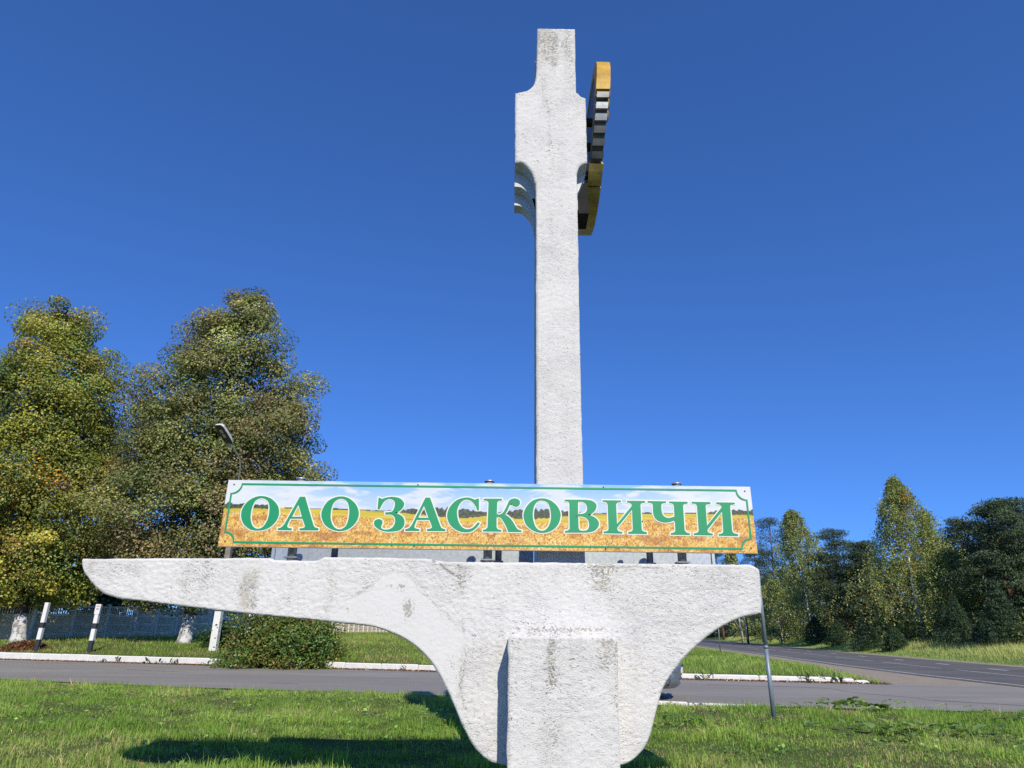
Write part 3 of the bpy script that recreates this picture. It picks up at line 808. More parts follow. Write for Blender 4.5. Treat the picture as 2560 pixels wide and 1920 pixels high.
LETTERS = [
    ('O', ['-2387,2650 -2300,2625 -2233,2563 -2209,2499 -2215,2435 -2259,2371 -2318,2335 -2392,2323 -2464,2336 -2530,2385 -2564,2454 -2563,2524 -2526,2592 -2462,2637', '-2387,2631 -2337,2609 -2314,2574 -2303,2515 -2305,2445 -2321,2393 -2350,2352 -2389,2339 -2425,2351 -2454,2385 -2473,2443 -2475,2507 -2466,2566 -2441,2614']),
    ('A', ['-2028,2648c -1978,2648c -1872,2393c -1863,2375 -1848,2359 -1816,2350c -1814,2333c -1992,2331c -1994,2348c -1965,2351 -1946,2363 -1953,2389c -1979,2441c -2093,2439c -2111,2387c -2112,2361 -2093,2350 -2068,2347c -2066,2330c -2198,2331c -2200,2346c -2169,2355 -2144,2384c', '-2033,2572c -1984,2457c -2080,2456c']),
    ('O', ['-1635,2656 -1557,2640 -1486,2585 -1450,2515 -1450,2451 -1480,2392 -1539,2345 -1613,2329 -1690,2344 -1760,2389 -1800,2464 -1798,2528 -1765,2596 -1710,2638', '-1627,2636 -1584,2622 -1558,2590 -1541,2531 -1539,2461 -1550,2397 -1576,2359 -1618,2343 -1663,2361 -1694,2401 -1712,2459 -1713,2529 -1699,2588 -1667,2624']),
    ('Z', ['-1271,2650c -1251,2644c -1238,2636c -1195,2651 -1137,2659 -1070,2647 -1030,2615 -1020,2585 -1034,2550 -1062,2523 -1104,2507c -1053,2488 -1019,2462 -1005,2422 -1011,2381 -1043,2346 -1100,2333 -1164,2330 -1229,2344 -1278,2375 -1294,2406 -1286,2432 -1255,2444 -1225,2436 -1213,2413 -1221,2384 -1222,2364 -1204,2350 -1166,2347 -1123,2362 -1099,2397 -1095,2432 -1104,2467 -1129,2487 -1159,2491 -1193,2490c -1195,2509c -1167,2511 -1132,2519 -1114,2549 -1108,2590 -1119,2622 -1153,2640 -1188,2633 -1221,2603 -1251,2538c -1271,2541c']),
    ('A', ['-819,2656c -775,2656c -667,2400c -659,2382 -645,2366 -613,2357c -612,2342c -786,2340c -787,2356c -759,2361 -742,2373 -747,2397c -769,2445c -889,2443c -905,2395c -908,2371 -890,2360 -860,2355c -859,2340c -992,2338c -993,2353c -963,2362 -935,2391c', '-828,2579c -779,2463c -877,2462c']),
    ('S', ['-304,2654c -300,2542c -318,2541c -334,2582 -371,2626 -413,2643 -454,2634 -488,2598 -509,2533 -500,2457 -474,2400 -438,2368 -397,2361 -351,2378 -306,2428c -288,2418c -316,2379 -362,2343 -419,2333 -490,2345 -556,2387 -593,2444 -602,2503 -581,2567 -525,2630 -455,2658 -396,2660 -342,2641c -321,2651c']),
    ('K', ['-258,2653c -82,2654c -82,2639c -113,2635 -127,2618c -128,2503c -93,2506 -64,2530 -35,2586 -12,2637 17,2655 53,2658 85,2641 92,2614 77,2588 48,2581 21,2593 6,2610c -9,2587 -29,2539 -55,2507c -10,2478 26,2435 55,2389 76,2363 108,2356c 108,2343c -17,2341c -38,2394 -68,2445 -92,2474 -130,2484c -128,2381c -113,2363 -83,2357c -83,2343c -257,2343c -258,2356c -230,2364 -214,2383c -210,2616c -225,2634 -258,2638c']),
    ('O', ['302,2663 378,2648 443,2598 478,2534 478,2476 453,2412 394,2359 306,2336 225,2354 160,2402 131,2465 129,2524 160,2589 219,2643', '301,2644 349,2630 375,2592 388,2527 388,2469 371,2411 341,2370 306,2355 266,2366 236,2403 219,2461 216,2525 230,2590 260,2631']),
    ('V', ['521,2654c 722,2655c 781,2647 819,2621 827,2592 814,2556 783,2526 739,2510c 800,2492 837,2457 845,2422 829,2388 790,2358 726,2345c 520,2342c 520,2356c 551,2364 566,2381c 567,2618c 556,2635 520,2640c', '651,2637c 692,2636 724,2617 737,2585 731,2549 707,2525 648,2516c', '649,2498c 700,2493 735,2473 751,2436 747,2392 726,2366 691,2360 662,2365 650,2382c']),
    ('I', ['889,2653c 1064,2652c 1064,2638c 1031,2633 1016,2615c 1017,2428c 1167,2603c 1165,2619 1150,2631 1122,2637c 1123,2651c 1297,2651c 1296,2636c 1263,2630 1250,2612c 1249,2380c 1260,2364 1296,2354c 1296,2338c 1118,2340c 1119,2354c 1149,2360 1165,2377c 1167,2566c 1016,2393c 1022,2367 1037,2358 1063,2354c 1063,2340c 887,2341c 887,2355c 917,2360 935,2377c 935,2614c 921,2635 888,2639c']),
    ('C', ['1321,2651c 1498,2650c 1497,2636c 1463,2631 1451,2615c 1449,2564 1459,2520 1482,2499 1516,2491 1570,2506c 1571,2613c 1560,2631 1529,2635c 1530,2649c 1706,2648c 1704,2632c 1673,2627 1659,2611c 1656,2377c 1673,2356 1703,2349c 1702,2335c 1522,2335c 1523,2349c 1553,2356 1569,2373c 1570,2472c 1526,2456 1476,2449 1427,2458 1388,2485 1369,2531 1369,2611c 1360,2631 1321,2637c']),
    ('I', ['1746,2649c 1925,2648c 1924,2632c 1889,2627 1876,2610c 1873,2424c 2029,2599c 2027,2615 2011,2627 1982,2632c 1983,2647c 2160,2646c 2158,2631c 2123,2625 2111,2608c 2107,2377c 2120,2357 2159,2347c 2158,2330c 1976,2332c 1978,2347c 2006,2352 2023,2370c 2029,2559c 1872,2384c 1877,2363 1895,2353 1920,2348c 1919,2334c 1741,2335c 1742,2350c 1772,2356 1790,2373c 1794,2607c 1783,2630 1745,2634c']),
]

def parse(s):
    out = []
    for t in s.split():
        c = 1 if t.endswith('c') else 0
        a, b = t.rstrip('c').split(','); out.append((int(a) / 1000, int(b) / 1000, c))
    return out
def area(p): return 0.5 * sum(p[i - 1][0] * p[i][1] - p[i][0] * p[i - 1][1] for i in range(len(p)))
def offset(poly, w):
    """push a counter-clockwise outline outwards (a clockwise one inwards) by w"""
    out = []; n = len(poly)
    for i in range(n):
        a = Vector(poly[i - 1]); b = Vector(poly[i]); c = Vector(poly[(i + 1) % n])
        d1 = (b - a); d2 = (c - b)
        if d1.length < 1e-6 or d2.length < 1e-6: continue
        d1.normalize(); d2.normalize()
        n1 = Vector((d1.y, -d1.x)); n2 = Vector((d2.y, -d2.x))
        h = n1 + n2
        if h.length < 1e-3: h = n1
        h.normalize(); k = w / max(0.55, h.dot(n1))
        out.append((b.x + h.x * k, b.y + h.y * k))
    return out
def flat_shape(conts, y, th, name, mat, parent):
    """thin plate with holes from outlines in x,z"""
    vl = [[Vector((p[0], p[1], 0)) for p in c] for c in conts]
    tri = tessellate_polygon(vl)
    flat = [p for c in conts for p in c]; n = len(flat)
    V = [(p[0], y, p[1]) for p in flat] + [(p[0], y + th, p[1]) for p in flat]
    q = []; b = 0
    for c in conts:
        m = len(c)
        for i in range(m): q.append((b + i, b + (i + 1) % m, n + b + (i + 1) % m, n + b + i))
        b += m
    return link(name, np_mesh(name, np.array(V), [np.array([tuple(t) for t in tri]), np.array(q)], mat), parent)
for ch, conts in LETTERS:
    cs = []
    for i, c in enumerate(conts):
        p = smooth_poly(parse(c), 5)
        if (area(p) > 0) != (i == 0): p = p[::-1]
        cs.append(p)
    o = bo(flat_shape(cs, 6.378, 0.003, 'letter', M_LETTER, board))
    V = []; F = []
    for c in cs:
        c = [p for i, p in enumerate(c) if math.dist(p, c[i - 1]) > 1e-5]
        d = offset(c, 0.0115); n = len(c); b = len(V)
        inner = offset(c, -0.002)
        V += [(p[0], 6.3815, p[1]) for p in inner] + [(p[0], 6.3815, p[1]) for p in d]
        F += [(b + i, b + (i + 1) % n, b + n + (i + 1) % n, b + n + i) for i in range(n)]
    link('letter_outline', np_mesh('letter_outline', np.array(V), np.array(F), M_OUTL), o)
def border(i0):
    x0, x1, z0, z1 = SX0 + i0 + 0.01, SX1 - i0 - 0.01, SZ0 + i0, SZ1 - i0
    r = 0.095 - (i0 - 0.033) * 0.35; p = []
    for (cx, cz, a0) in ((x0, z0, 90), (x1, z0, 180), (x1, z1, 270), (x0, z1, 0)):
        for k in range(9):
            a = R(a0 - 90 * k / 8)
            p.append((cx + r * math.cos(a), cz + r * math.sin(a)))
    return p
b0 = border(0.030); b1 = border(0.047)
if area(b0) < 0: b0 = b0[::-1]
if area(b1) > 0: b1 = b1[::-1]
bo(flat_shape([b0, b1], 6.380, 0.003, 'green_border', M_LETTER, board))
for x in (-2.07, -1.70, -0.21, -0.11, 1.36, 1.64):
    main_post = x in (-2.07, -0.21, 1.64)
    rr = 0.042 if main_post else 0.032
    yy_ = 6.49 if main_post else 6.62
    p = bo(MB().tube([(x, yy_, 2.04), (x, yy_, 2.838 if main_post else 2.74)], rr, 14).build('support_post', M_PIPE, board))
    if main_post:
        MB().tube([(x, yy_, 2.838), (x, yy_, 2.853)], [0.052, 0.046], 12).build('post_cap', M_GALV, p)
    MB().box(x - rr * 1.5, x + rr * 1.5, yy_ - rr * 1.5, yy_ + rr * 1.4, 2.062 + 0.02, 2.094).build('base_plate', M_PIPE, p)
for x, z in ((-1.62, 2.335), (0.63, 2.497), (1.26, 2.455), (-2.68, 2.76), (2.27, 2.76), (-2.68, 2.22), (2.27, 2.22), (-0.9, 2.78), (0.9, 2.78), (-0.9, 2.195), (0.9, 2.195)):
    bo(MB().tube([(x, 6.3765, z), (x, 6.384, z)], [0.006, 0.007], 8).build('rivet', M_DARK, board))
for z in (2.26, 2.68):
    bo(MB().box(SX0 + 0.1, SX1 - 0.1, 6.404, 6.444, z - 0.02, z + 0.02).build('rail', M_GALV, board))

# the second board, facing away: only the bottom of its bare back shows
rear = tag(empty('rear_board', (0, 7.3, 2.07)), 'bare galvanised back of a second board showing under the printed one', 'sign')
def re(o): o.location = (0, -7.3, -2.07); return o
for x0, x1 in ((-2.52, -1.45), (-1.4495, -0.13), (-0.1295, 0.255), (0.745, 1.335), (1.3355, 2.17)):
    re(MB().box(x0, x1, 7.34 + 0.004 * random.random(), 7.355, 2.11, 2.42).build('sheet', M_GALV, rear))
    re(MB().box(x0, x1, 7.325, 7.336, 2.105, 2.125).build('bottom_flange', M_GALV, rear))
re(MB().box(2.17, 2.20, 7.315, 7.36, 2.09, 2.42).build('side_flange', M_GALV, rear))
re(MB().box(-2.555, -2.524, 7.315, 7.36, 2.09, 2.42).build('side_flange', M_GALV, rear))
for x in (-2.0, -0.6, 1.5):
    re(MB().tube([(x, 7.39, 2.04), (x, 7.39, 2.42)], 0.03, 10).build('support_post', M_PIPE, rear))

# ---------------------------------------------------------------- posts, lamp, road sign
def gz(x, y): return float(height(np.array([x]), np.array([y]))[0])
pole = tag(empty('steel_pole', (4.91, 13.6, gz(4.91, 13.6))), 'thin blue grey steel pole standing bare in the grass right of the monument', 'pole')
MB().tube([(0, 0, -0.1), (0, 0, 1.2)], 0.041, 14).build('lower_tube', M_STEEL, pole)
MB().tube([(0, 0, 1.201), (0.003, 0, 2.62)], 0.034, 14).build('upper_tube', M_STEEL, pole)
MB().tube([(0, 0, 1.17), (0, 0, 1.23)], 0.044, 14).build('collar', M_STEEL, pole)

def marker_post(x, y, h, lean, label, plaque=True):
    o = tag(empty('marker_post', (x, y, gz(x, y))), label, 'post', 'striped marker posts by the kerb')
    o.rotation_euler = (0, lean, random.uniform(-0.2, 0.2))
    w = 0.085; z = -0.2; cuts = [(0.52, M_BLACK, 'black_band'), (1.02, M_WHITE, 'white_band'), (1.26, M_BLACK, 'black_band'), (h, M_WHITE, 'white_band')]
    for c, mt, nm in cuts:
        z1 = min(c, h); MB().box(-w, w, -w, w, z, z1).build(nm, mt, o); z = z1
    if plaque:
        p = MB().box(-0.115, 0.115, -w - 0.012, -w - 0.004, h - 0.42, h + 0.01).build('plaque', M_WHITE, o)
        for k, (zz, mt, ww) in enumerate([(h - .07, M_RED, .08), (h - .10, M_RED, .07), (h - .17, M_GREYP, .06), (h - .20, M_GREYP, .07), (h - .23, M_GREYP, .05)]):
            MB().box(-ww, ww, -w - 0.0145, -w - 0.0125, zz - 0.007, zz + 0.007).build('print_line', mt, p)
    return o
marker_post(-21.85, 33.2, 2.15, 0.0, 'black and white marker post beside the heap of brown leaves', False)
marker_post(-18.98, 32.5, 2.08, 0.0, 'black and white marker post with a small plaque, just left of the beam tip')
marker_post(-12.9, 35.2, 1.7, 0.05, 'black and white marker post half hidden by the round bush')
marker_post(5.02, 25.6, 1.1, -0.25, 'short leaning marker post mostly hidden behind the right side of the monument', False)

LX, LY = -13.6, 33.0
lamp = tag(empty('street_lamp', (LX, LY, gz(LX, LY))), 'concrete street lamp with whitewashed foot and curved arm before the leafy tree', 'street lamp')
def taper(w0, w1, z0, z1):
    v = [(-w0, -w0, z0), (w0, -w0, z0), (w0, w0, z0), (-w0, w0, z0), (-w1, -w1, z1), (w1, -w1, z1), (w1, w1, z1), (-w1, w1, z1)]
    return MB().add(v, [(0, 3, 2, 1), (4, 5, 6, 7), (0, 1, 5, 4), (1, 2, 6, 5), (2, 3, 7, 6), (3, 0, 4, 7)])
taper(0.155, 0.148, -0.2, 1.7).build('whitewashed_foot', M_WHITE, lamp)
taper(0.143, 0.10, 1.7, 7.1).build('post', M_BROWNCONC, lamp)
arm_pts = [(0, -0.12, 6.0), (-0.02, -0.12, 7.6), (-0.03, -0.13, 8.6), (-0.12, -0.2, 9.05), (-0.45, -0.4, 9.55), (-0.66, -0.52, 9.82)]
arm = MB().tube(arm_pts, [0.045, 0.045, 0.045, 0.04, 0.035, 0.035], 8).build('arm', M_ARM, lamp)
for zz in (6.3, 6.9): MB().box(-0.14, 0.14, -0.20, 0.13, zz - 0.03, zz + 0.03).build('clamp', M_PIPE, lamp)
hd = empty('lamp_head', (-0.74, -1.0, 10.0), parent=lamp)
dv = Vector((-0.12, -0.88, 0.42)).normalized(); zv = (Vector((0, 0, 1)) - dv * dv.z).normalized()
xv = (-dv).cross(zv).normalized()
hd.rotation_euler = Matrix((xv, -dv, zv)).transposed().to_euler()
pts = []
prof = [(x * 1.2, y * 1.45) for x, y in [(-0.19, .3), (-0.20, -.1), (-0.19, -.42), (-0.13, -.52), (.13, -.52), (.19, -.42), (.20, -.1), (.19, .3), (.15, .46), (-.15, .46)]]
def plate(profile, z0, z1, sc0=1, sc1=1):
    n = len(profile)
    v = [(x * sc0, y * sc0, z0) for x, y in profile] + [(x * sc1, y * sc1, z1) for x, y in profile]
    return MB().add(v, [tuple(reversed(range(n))), tuple(range(n, 2 * n))] + [(i, (i + 1) % n, n + (i + 1) % n, n + i) for i in range(n)])
plate(prof, 0, 0.18, 1, 0.85).build('housing', M_WHITE, hd)
plate([(x * .92, y * .95) for x, y in prof], -0.02, -0.003).build('lens', M_GLASS, hd)
for yv in (-0.28, 0.05): plate([(x * .35, y * .18 + yv) for x, y in prof], -0.027, -0.022).build('led_cluster', M_GALV, hd)

rs = tag(empty('road_sign', (17.5, 59.0, gz(17.5, 59.0))), 'round pale blue road sign on a thin grey post in the far grass triangle', 'road sign')
MB().tube([(0, 0, -0.1), (0, 0, 2.9)], 0.045, 8).build('post', M_PIPE, rs)
M_PALE = plain('pale_blue_sign', (0.50, 0.60, 0.72), 0.35)
M_BLUE = plain('blue_sign', (0.12, 0.25, 0.50), 0.35)
def disc(r, y0, y1, z, name, mat, parent):
    n = 24; v = [(r * math.cos(2 * math.pi * i / n), y0, z + r * math.sin(2 * math.pi * i / n)) for i in range(n)] + [(r * math.cos(2 * math.pi * i / n), y1, z + r * math.sin(2 * math.pi * i / n)) for i in range(n)]
    return MB().add(v, [tuple(range(n)), tuple(reversed(range(n, 2 * n)))] + [(i, n + i, n + (i + 1) % n, (i + 1) % n) for i in range(n)]).build(name, mat, parent)
dk = disc(0.36, -0.07, -0.05, 2.6, 'disc', M_PALE, rs)
MB().box(-0.2, 0.2, -0.075, -0.072, 2.56, 2.66).build('symbol', M_BLUE, dk)

# ---------------------------------------------------------------- the concrete fence: posts, stone-faced panels, baluster tops
fence = tag(empty('concrete_fence', (-27, 43, 0.9)), 'beige precast concrete panel fence with baluster top along the grass bank', 'fence')
def fo(o): return o
FP = [(-50, 31.0), (-28.6, 38.6), (-26.3, 41.2), (-24.3, 45.0), (-23.0, 52.5), (-22.0, 61.5), (-20.3, 80), (-18.6, 100), (-17.5, 120)]
def walk(poly, step):
    out = [Vector(poly[0])]; cur = Vector(poly[0]); i = 1
    while i < len(poly):
        t = Vector(poly[i]); d = (t - cur).length
        if d >= step: cur = cur + (t - cur).normalized() * step; out.append(cur.copy())
        else:
            need = step - d; cur = t; i += 1
            if i >= len(poly): break
            step_left = need
            t2 = Vector(poly[i]); cur2 = cur + (t2 - cur).normalized() * step_left
            cur = cur2; out.append(cur.copy())
    return out
M_PANEL = plain('beige_concrete', (0.80, 0.69, 0.50), 0.9, var=0.18, scale=1.2, bump=0.3)
M_PANEL2 = plain('sunlit_yellow_concrete', (0.82, 0.70, 0.42), 0.9, var=0.15, scale=1.2, bump=0.3)  # far left panels, with the yellow of sunlight put into the colour
M_FPOST = plain('pale_concrete_post', (0.82, 0.77, 0.68), 0.9, var=0.15, scale=3, bump=0.3)
PW = 1.94
def stone_panel(mat):
    m = MB(); m.box(-PW / 2, PW / 2, 0, 0.045, 0, 0.5)
    rows, colsn = 4, 13
    for r_ in range(rows):
        z0 = 0.03 + r_ * 0.105
        for c_ in range(colsn):
            x0 = -PW / 2 + 0.02 + (c_ + (0.5 if r_ % 2 else 0)) * (PW - 0.04) / colsn
            x1 = min(x0 + (PW - 0.04) / colsn - 0.012, PW / 2 - 0.01)
            if x1 - x0 < 0.03: continue
            zc = z0 + 0.048; b = 0.03
            v = [(x0, 0, z0), (x1, 0, z0), (x1, 0, z0 + 0.095), (x0, 0, z0 + 0.095), (x0 + b, -0.035, z0 + b), (x1 - b, -0.035, z0 + b), (x1 - b, -0.028, z0 + 0.095 - b * .6), (x0 + b, -0.028, z0 + 0.095 - b * .6)]
            m.add(v, [(4, 5, 6, 7), (0, 1, 5, 4), (1, 2, 6, 5), (2, 3, 7, 6), (3, 0, 4, 7)])
    return m.mesh('panel', mat)
def top_panel(mat):
    m = MB(); m.box(-PW / 2, PW / 2, -0.01, 0.05, 0, 0.07); m.box(-PW / 2, PW / 2, 0.0, 0.045, 0.40, 0.46)
    for i in range(15):
        x = -PW / 2 + 0.06 + i * (PW - 0.12) / 14
        m.tube([(x, 0.02, 0.07), (x, 0.02, 0.14), (x, 0.02, 0.28), (x, 0.02, 0.40)], [0.028, 0.046, 0.04, 0.028], 6)
    for i in range(7):
        xc = -PW / 2 + (i + 0.5) * PW / 7; n = 6
        poly = [(xc - PW / 14, 0.46)] + [(xc + PW / 14 * math.cos(math.pi - math.pi * k / n), 0.46 + 0.09 * math.sin(math.pi * k / n)) for k in range(n + 1)] + [(xc + PW / 14, 0.46)]
        m.prism(poly[1:-1], 0.002, 0.042)
    return m.mesh('baluster_panel', mat)
pm = stone_panel(M_PANEL); pm2 = stone_panel(M_PANEL2); tm = top_panel(M_PANEL)
postm = MB().bbox(-0.09, 0.09, -0.09, 0.09, -0.4, 1.95, 0.03).mesh('fence_post', M_FPOST)
fence.location = (0, 0, 0)
pts = walk(FP, 2.08)
vis = [p for p in pts if p.x > -42 and not (p.y > 112)]
for i, p in enumerate(vis):
    zb = gz(p.x, p.y)
    po = link('fence_post', postm, fence, (p.x, p.y, zb)); po.rotation_euler = (random.uniform(-.02, .02), random.uniform(-.03, .03), 0)
    if i + 1 < len(vis):
        q_ = vis[i + 1]; d = q_ - p; a = math.atan2(d.y, d.x); mid = (p + q_) / 2
        z = gz(mid.x, mid.y) - 0.22
        for k in range(4):
            me_ = (tm if k == 3 else (pm2 if mid.x < -28.7 else pm))
            link('baluster_panel' if k == 3 else 'panel', me_, fence, (mid.x, mid.y, z + k * 0.503 + 0.02), (0, random.uniform(-.006, .006), a))
    if i + 2 == len(vis) : pass
po = link('fence_post', postm, fence, (-28.2, 38.85, gz(-28.2, 38.85)))

# ---------------------------------------------------------------- the car behind the monument
ang = math.atan2(yk(6) - yk(0), 6)
car = tag(empty('parked_car', (2.15, 18.15, 0.005), ang), 'silver car on the side road, only its rear bumper showing past the monument', 'car')
# stations along the car: x (rear at +2.08), half width, floor, waist, roof/deck height, roof half width
st = [(-2.10, .55, .36, .52, .56, .45), (-2.02, .74, .24, .60, .66, .60), (-1.7, .80, .20, .68, .78, .66), (-1.0, .83, .19, .82, .92, .66), (-0.75, .83, .19, .86, 1.00, .66), (-0.2, .84, .19, .88, 1.36, .60), (0.4, .84, .19, .89, 1.42, .60), (1.0, .84, .19, .90, 1.38, .60), (1.55, .83, .20, .90, 1.02, .62), (1.75, .82, .22, .89, .95, .66), (2.0, .77, .26, .78, .86, .62), (2.08, .66, .34, .62, .70, .5)]
v = []; f = []; K = 12
for x_, w, fl, wa, rf, rw in st:
    ring = [(w * .82, fl), (w, fl + .12), (w * 1.01, (fl + wa) / 2), (w * .97, wa), (rw, rf - .03), (rw * .8, rf)]
    ring = ring + [(-a, b) for a, b in reversed(ring)]
    v += [(x_, a, b) for a, b in ring]
for i in range(len(st) - 1):
    for k in range(K): f.append((i * K + k, i * K + (k + 1) % K, (i + 1) * K + (k + 1) % K, (i + 1) * K + k))
f.append(tuple(range(K))); f.append(tuple(reversed(range((len(st) - 1) * K, len(st) * K))))
body = MB().add(v, f, True).build('body', M_SILVER, car)
sd = body.modifiers.new('soft', 'SUBSURF'); sd.levels = 2; sd.render_levels = 2
bp = MB()
sect = [(-.02, .26), (.05, .30), (.10, .40), (.115, .46), (.09, .475), (.10, .50), (.12, .54), (.10, .56), (.13, .60), (.14, .68), (.12, .72), (0.02, .74)]
rows_ = []
for j in range(13):
    t = -1 + 2 * j / 12; yv = t * .80; curve = -0.20 * abs(t) ** 3.5
    rows_.append([(2.03 + dx + curve, yv * (1 - 0.03 * (1 - min(1, (z_ - .26) / .2))), z_) for dx, z_ in sect])
n = len(sect); v = [p for r_ in rows_ for p in r_]
f = [(j * n + k, (j + 1) * n + k, (j + 1) * n + k + 1, j * n + k + 1) for j in range(12) for k in range(n - 1)]
bp.add(v, f, True).build('rear_bumper', M_SILVER, car)
for sy in (-1, 1):
    MB().box(2.02, 2.065, sy * .78 - .04, sy * .78 + .04, .74, .92).build('tail_light', M_RED, car)
    MB().tube([(2.15, sy * .6, .42), (2.168, sy * .6, .42)], 0.02, 10).build('parking_sensor', M_GALV, car)
    MB().box(-0.02, 0.1, sy * .86 - .1, sy * .86 + .1, .92, 1.04).build('mirror', M_DARK, car)
MB().box(2.16, 2.178, -.26, .26, .58, .70).build('number_plate', M_WHITE, car)
MB().box(2.13, 2.16, .32, .80, .56, .745).build('bumper_corner_trim', M_DARK, car)
for sx in (-1.3, 1.28):
    for sy in (-1, 1):
        w_ = MB().tube([(sx, sy * .68, .31), (sx, sy * .86, .31)], [.31, .31], 24).build('wheel', M_RUBBER, car)
        MB().tube([(sx, sy * .855, .31), (sx, sy * .875, .31)], [.20, .18], 16).build('rim', M_GALV, w_)
for sy in (-1, 1):
    gl = [(-.62, .93), (-.18, 1.30), (.95, 1.32), (1.42, 1.0), (1.42, .93)]
    MB().add([(a, sy * (.845 - (b - .9) * .42), b) for a, b in gl] + [(a, sy * (.80 - (b - .9) * .42), b) for a, b in gl], [(0, 1, 2, 3, 4), (9, 8, 7, 6, 5)] + [(i, 5 + i, 5 + (i + 1) % 5, (i + 1) % 5) for i in range(5)]).build('side_window', M_GLASS, car)
# ---------------------------------------------------------------- foliage
def unit(a): return a / np.maximum(np.linalg.norm(a, axis=-1, keepdims=True), 1e-9)
def leaf_mesh(name, c, L, W, col, mat, updir=0.6, droop=None, r=None, fold=0.18, out=None, ow=0.9):
    r = r or rng
    n = len(c)
    nrm = r.normal(size=(n, 3)) * .75 + np.array([0, -0.25, updir])
    if out is not None: nrm = nrm + ow * out
    nrm = unit(nrm)
    t = unit(np.cross(nrm, r.normal(size=(n, 3))))
    if droop is not None: t = unit(t + droop)
    s = unit(np.cross(nrm, t)); nn = np.cross(t, s)
    L = np.broadcast_to(L, n)[:, None]; W = np.broadcast_to(W, n)[:, None]
    a = c - t * L * 0.5; b = c + s * W * 0.5 + nn * W * fold; d = c + t * L * 0.5; e = c - s * W * 0.5 + nn * W * fold
    V = np.stack([a, b, d, e], 1).reshape(-1, 3)
    F = np.arange(4 * n).reshape(-1, 4)
    return np_mesh(name, V, F, mat, False, np.repeat(col, 4, 0))
def tint(base, n, var, r, warm=0.12):
    f = np.exp(r.normal(0, var, n))[:, None]
    c = np.array(base)[None, :] * f
    c[:, 0] *= np.exp(r.normal(0, warm, n)); return c

def branch_mesh(axis_fn, tips, z_lo, r, name, mat, rad=0.05, n=5):
    m = MB()
    for tip in tips:
        d = math.hypot(tip[0] - axis_fn(tip[2])[0], tip[1] - axis_fn(tip[2])[1])
        z0 = max(z_lo, tip[2] - d * r.uniform(0.5, 1.0))
        s = Vector((*axis_fn(z0), z0)); e = Vector(tip)
        mid = s.lerp(e, .5) + Vector((r.normal(0, .2), r.normal(0, .2), r.normal(.15, .2)))
        m.tube([s, mid, e], [rad * (0.6 + .12 * d), rad * .55, rad * .15], n, False)
    return m

def broadleaf(name, label, x, y, H, prof, axis_fn, ncl, per, L, cols, seed, wash=1.5, trunk_r=0.29, rot=0.0, sig=(0.62, 0.42), zlow=1.8, depth=1.0, cut=None):
    r = np.random.default_rng(seed)
    z0 = gz(x, y) - 0.1
    root = tag(empty(name, (x, y, z0)), label, 'tree')
    pz, pr = zip(*prof)
    zz = r.uniform(pz[0], pz[-1], ncl * 6); ww = np.interp(zz, pz, pr)
    keep = r.uniform(0, max(pr), len(zz)) < ww * (0.55 + 0.45 * ww / max(pr))
    zz = zz[keep][:ncl]; rr = np.interp(zz, pz, pr); m = len(zz)
    th = r.uniform(0, 2 * math.pi, m)
    lump = 0.62 + 0.56 * vnoise(th * 1.9 + seed, zz * 0.5, seed)
    rad = rr * lump * r.uniform(0.02, 1, m) ** 0.36
    ax = np.array([axis_fn(q) for q in zz])
    cc = np.stack([ax[:, 0] + rad * np.cos(th), ax[:, 1] + rad * np.sin(th) * depth, zz + 0.15 * rad], -1)
    k = np.repeat(np.arange(m), per)
    size = np.exp(r.normal(0, .25, m))[k][:, None]
    g = r.normal(size=(len(k), 3)); gl = np.linalg.norm(g, axis=1, keepdims=True); g = g * np.minimum(1, 1.55 / gl)
    small = (.55 + .45 * np.clip(rr[k] / 4.0, 0, 1))[:, None]
    g = g * np.array([sig[0], sig[0], sig[1]]) * size * small
    g[:, 2] -= 0.25 * (g[:, 0] ** 2 + g[:, 1] ** 2) * 0.5
    c = cc[k] + g; og = unit(g) + .6 * unit(cc[k] - np.stack([ax[k, 0], ax[k, 1], zz[k] - 1.5], -1))
    ok = c[:, 2] > zlow
    if cut: ok &= c[:, 2] > cut[0] + .745 * (cut[1] - c[:, 1]) + r.normal(0, .25, len(c))     # crown shaped for light: leaves below the sun's slope are left out
    c = c[ok]; k = k[ok]; og = og[ok]
    pick = r.choice(len(cols), m, p=[q[1] for q in cols])
    pick2 = r.choice(len(cols), len(k), p=[q[1] for q in cols])
    ci = np.where(r.uniform(size=len(k)) < 0.78, pick[k], pick2)
    base = np.array([q[0] for q in cols])[ci]
    col = base * np.exp(r.normal(0, .17, len(k)))[:, None] * np.exp(r.normal(0, .28, m))[k][:, None]
    link('crown', leaf_mesh('crown', c, L * np.exp(r.normal(0, .2, len(c))), L * .75, col, M_LEAF, 0.5, None, r, .18, og), root)
    tp = [axis_fn(q) for q in np.linspace(0, H * .93, 10)]
    tz = np.linspace(0, H * .93, 10)
    tr = [trunk_r * (1.25 if i == 0 else 1) * (1 - .93 * i / 9.3) for i in range(10)]
    trunk = MB().tube([(p[0], p[1], q) for p, q in zip(tp, tz)], tr, 12).build('trunk', M_BARK, root)
    if wash:
        n = 7; pts_ = []; rs_ = []
        for i in range(n):
            q = wash * i / (n - 1); p = axis_fn(q); pts_.append((p[0], p[1], q))
            rs_.append(float(np.interp(q, tz, tr)) * (1.04 + 0.22 * math.exp(-q * 6)) + 0.015 * math.sin(i * 2.1))
        MB().tube(pts_, rs_, 16).build('whitewashed_base', M_WASH, trunk)
    tips = cc[r.choice(m, min(m, 130), replace=False)]
    branch_mesh(axis_fn, tips, 2.2, r, 'limbs', M_BARK, 0.10).build('limbs', M_BARK, root)['kind'] = 'stuff'
    return root

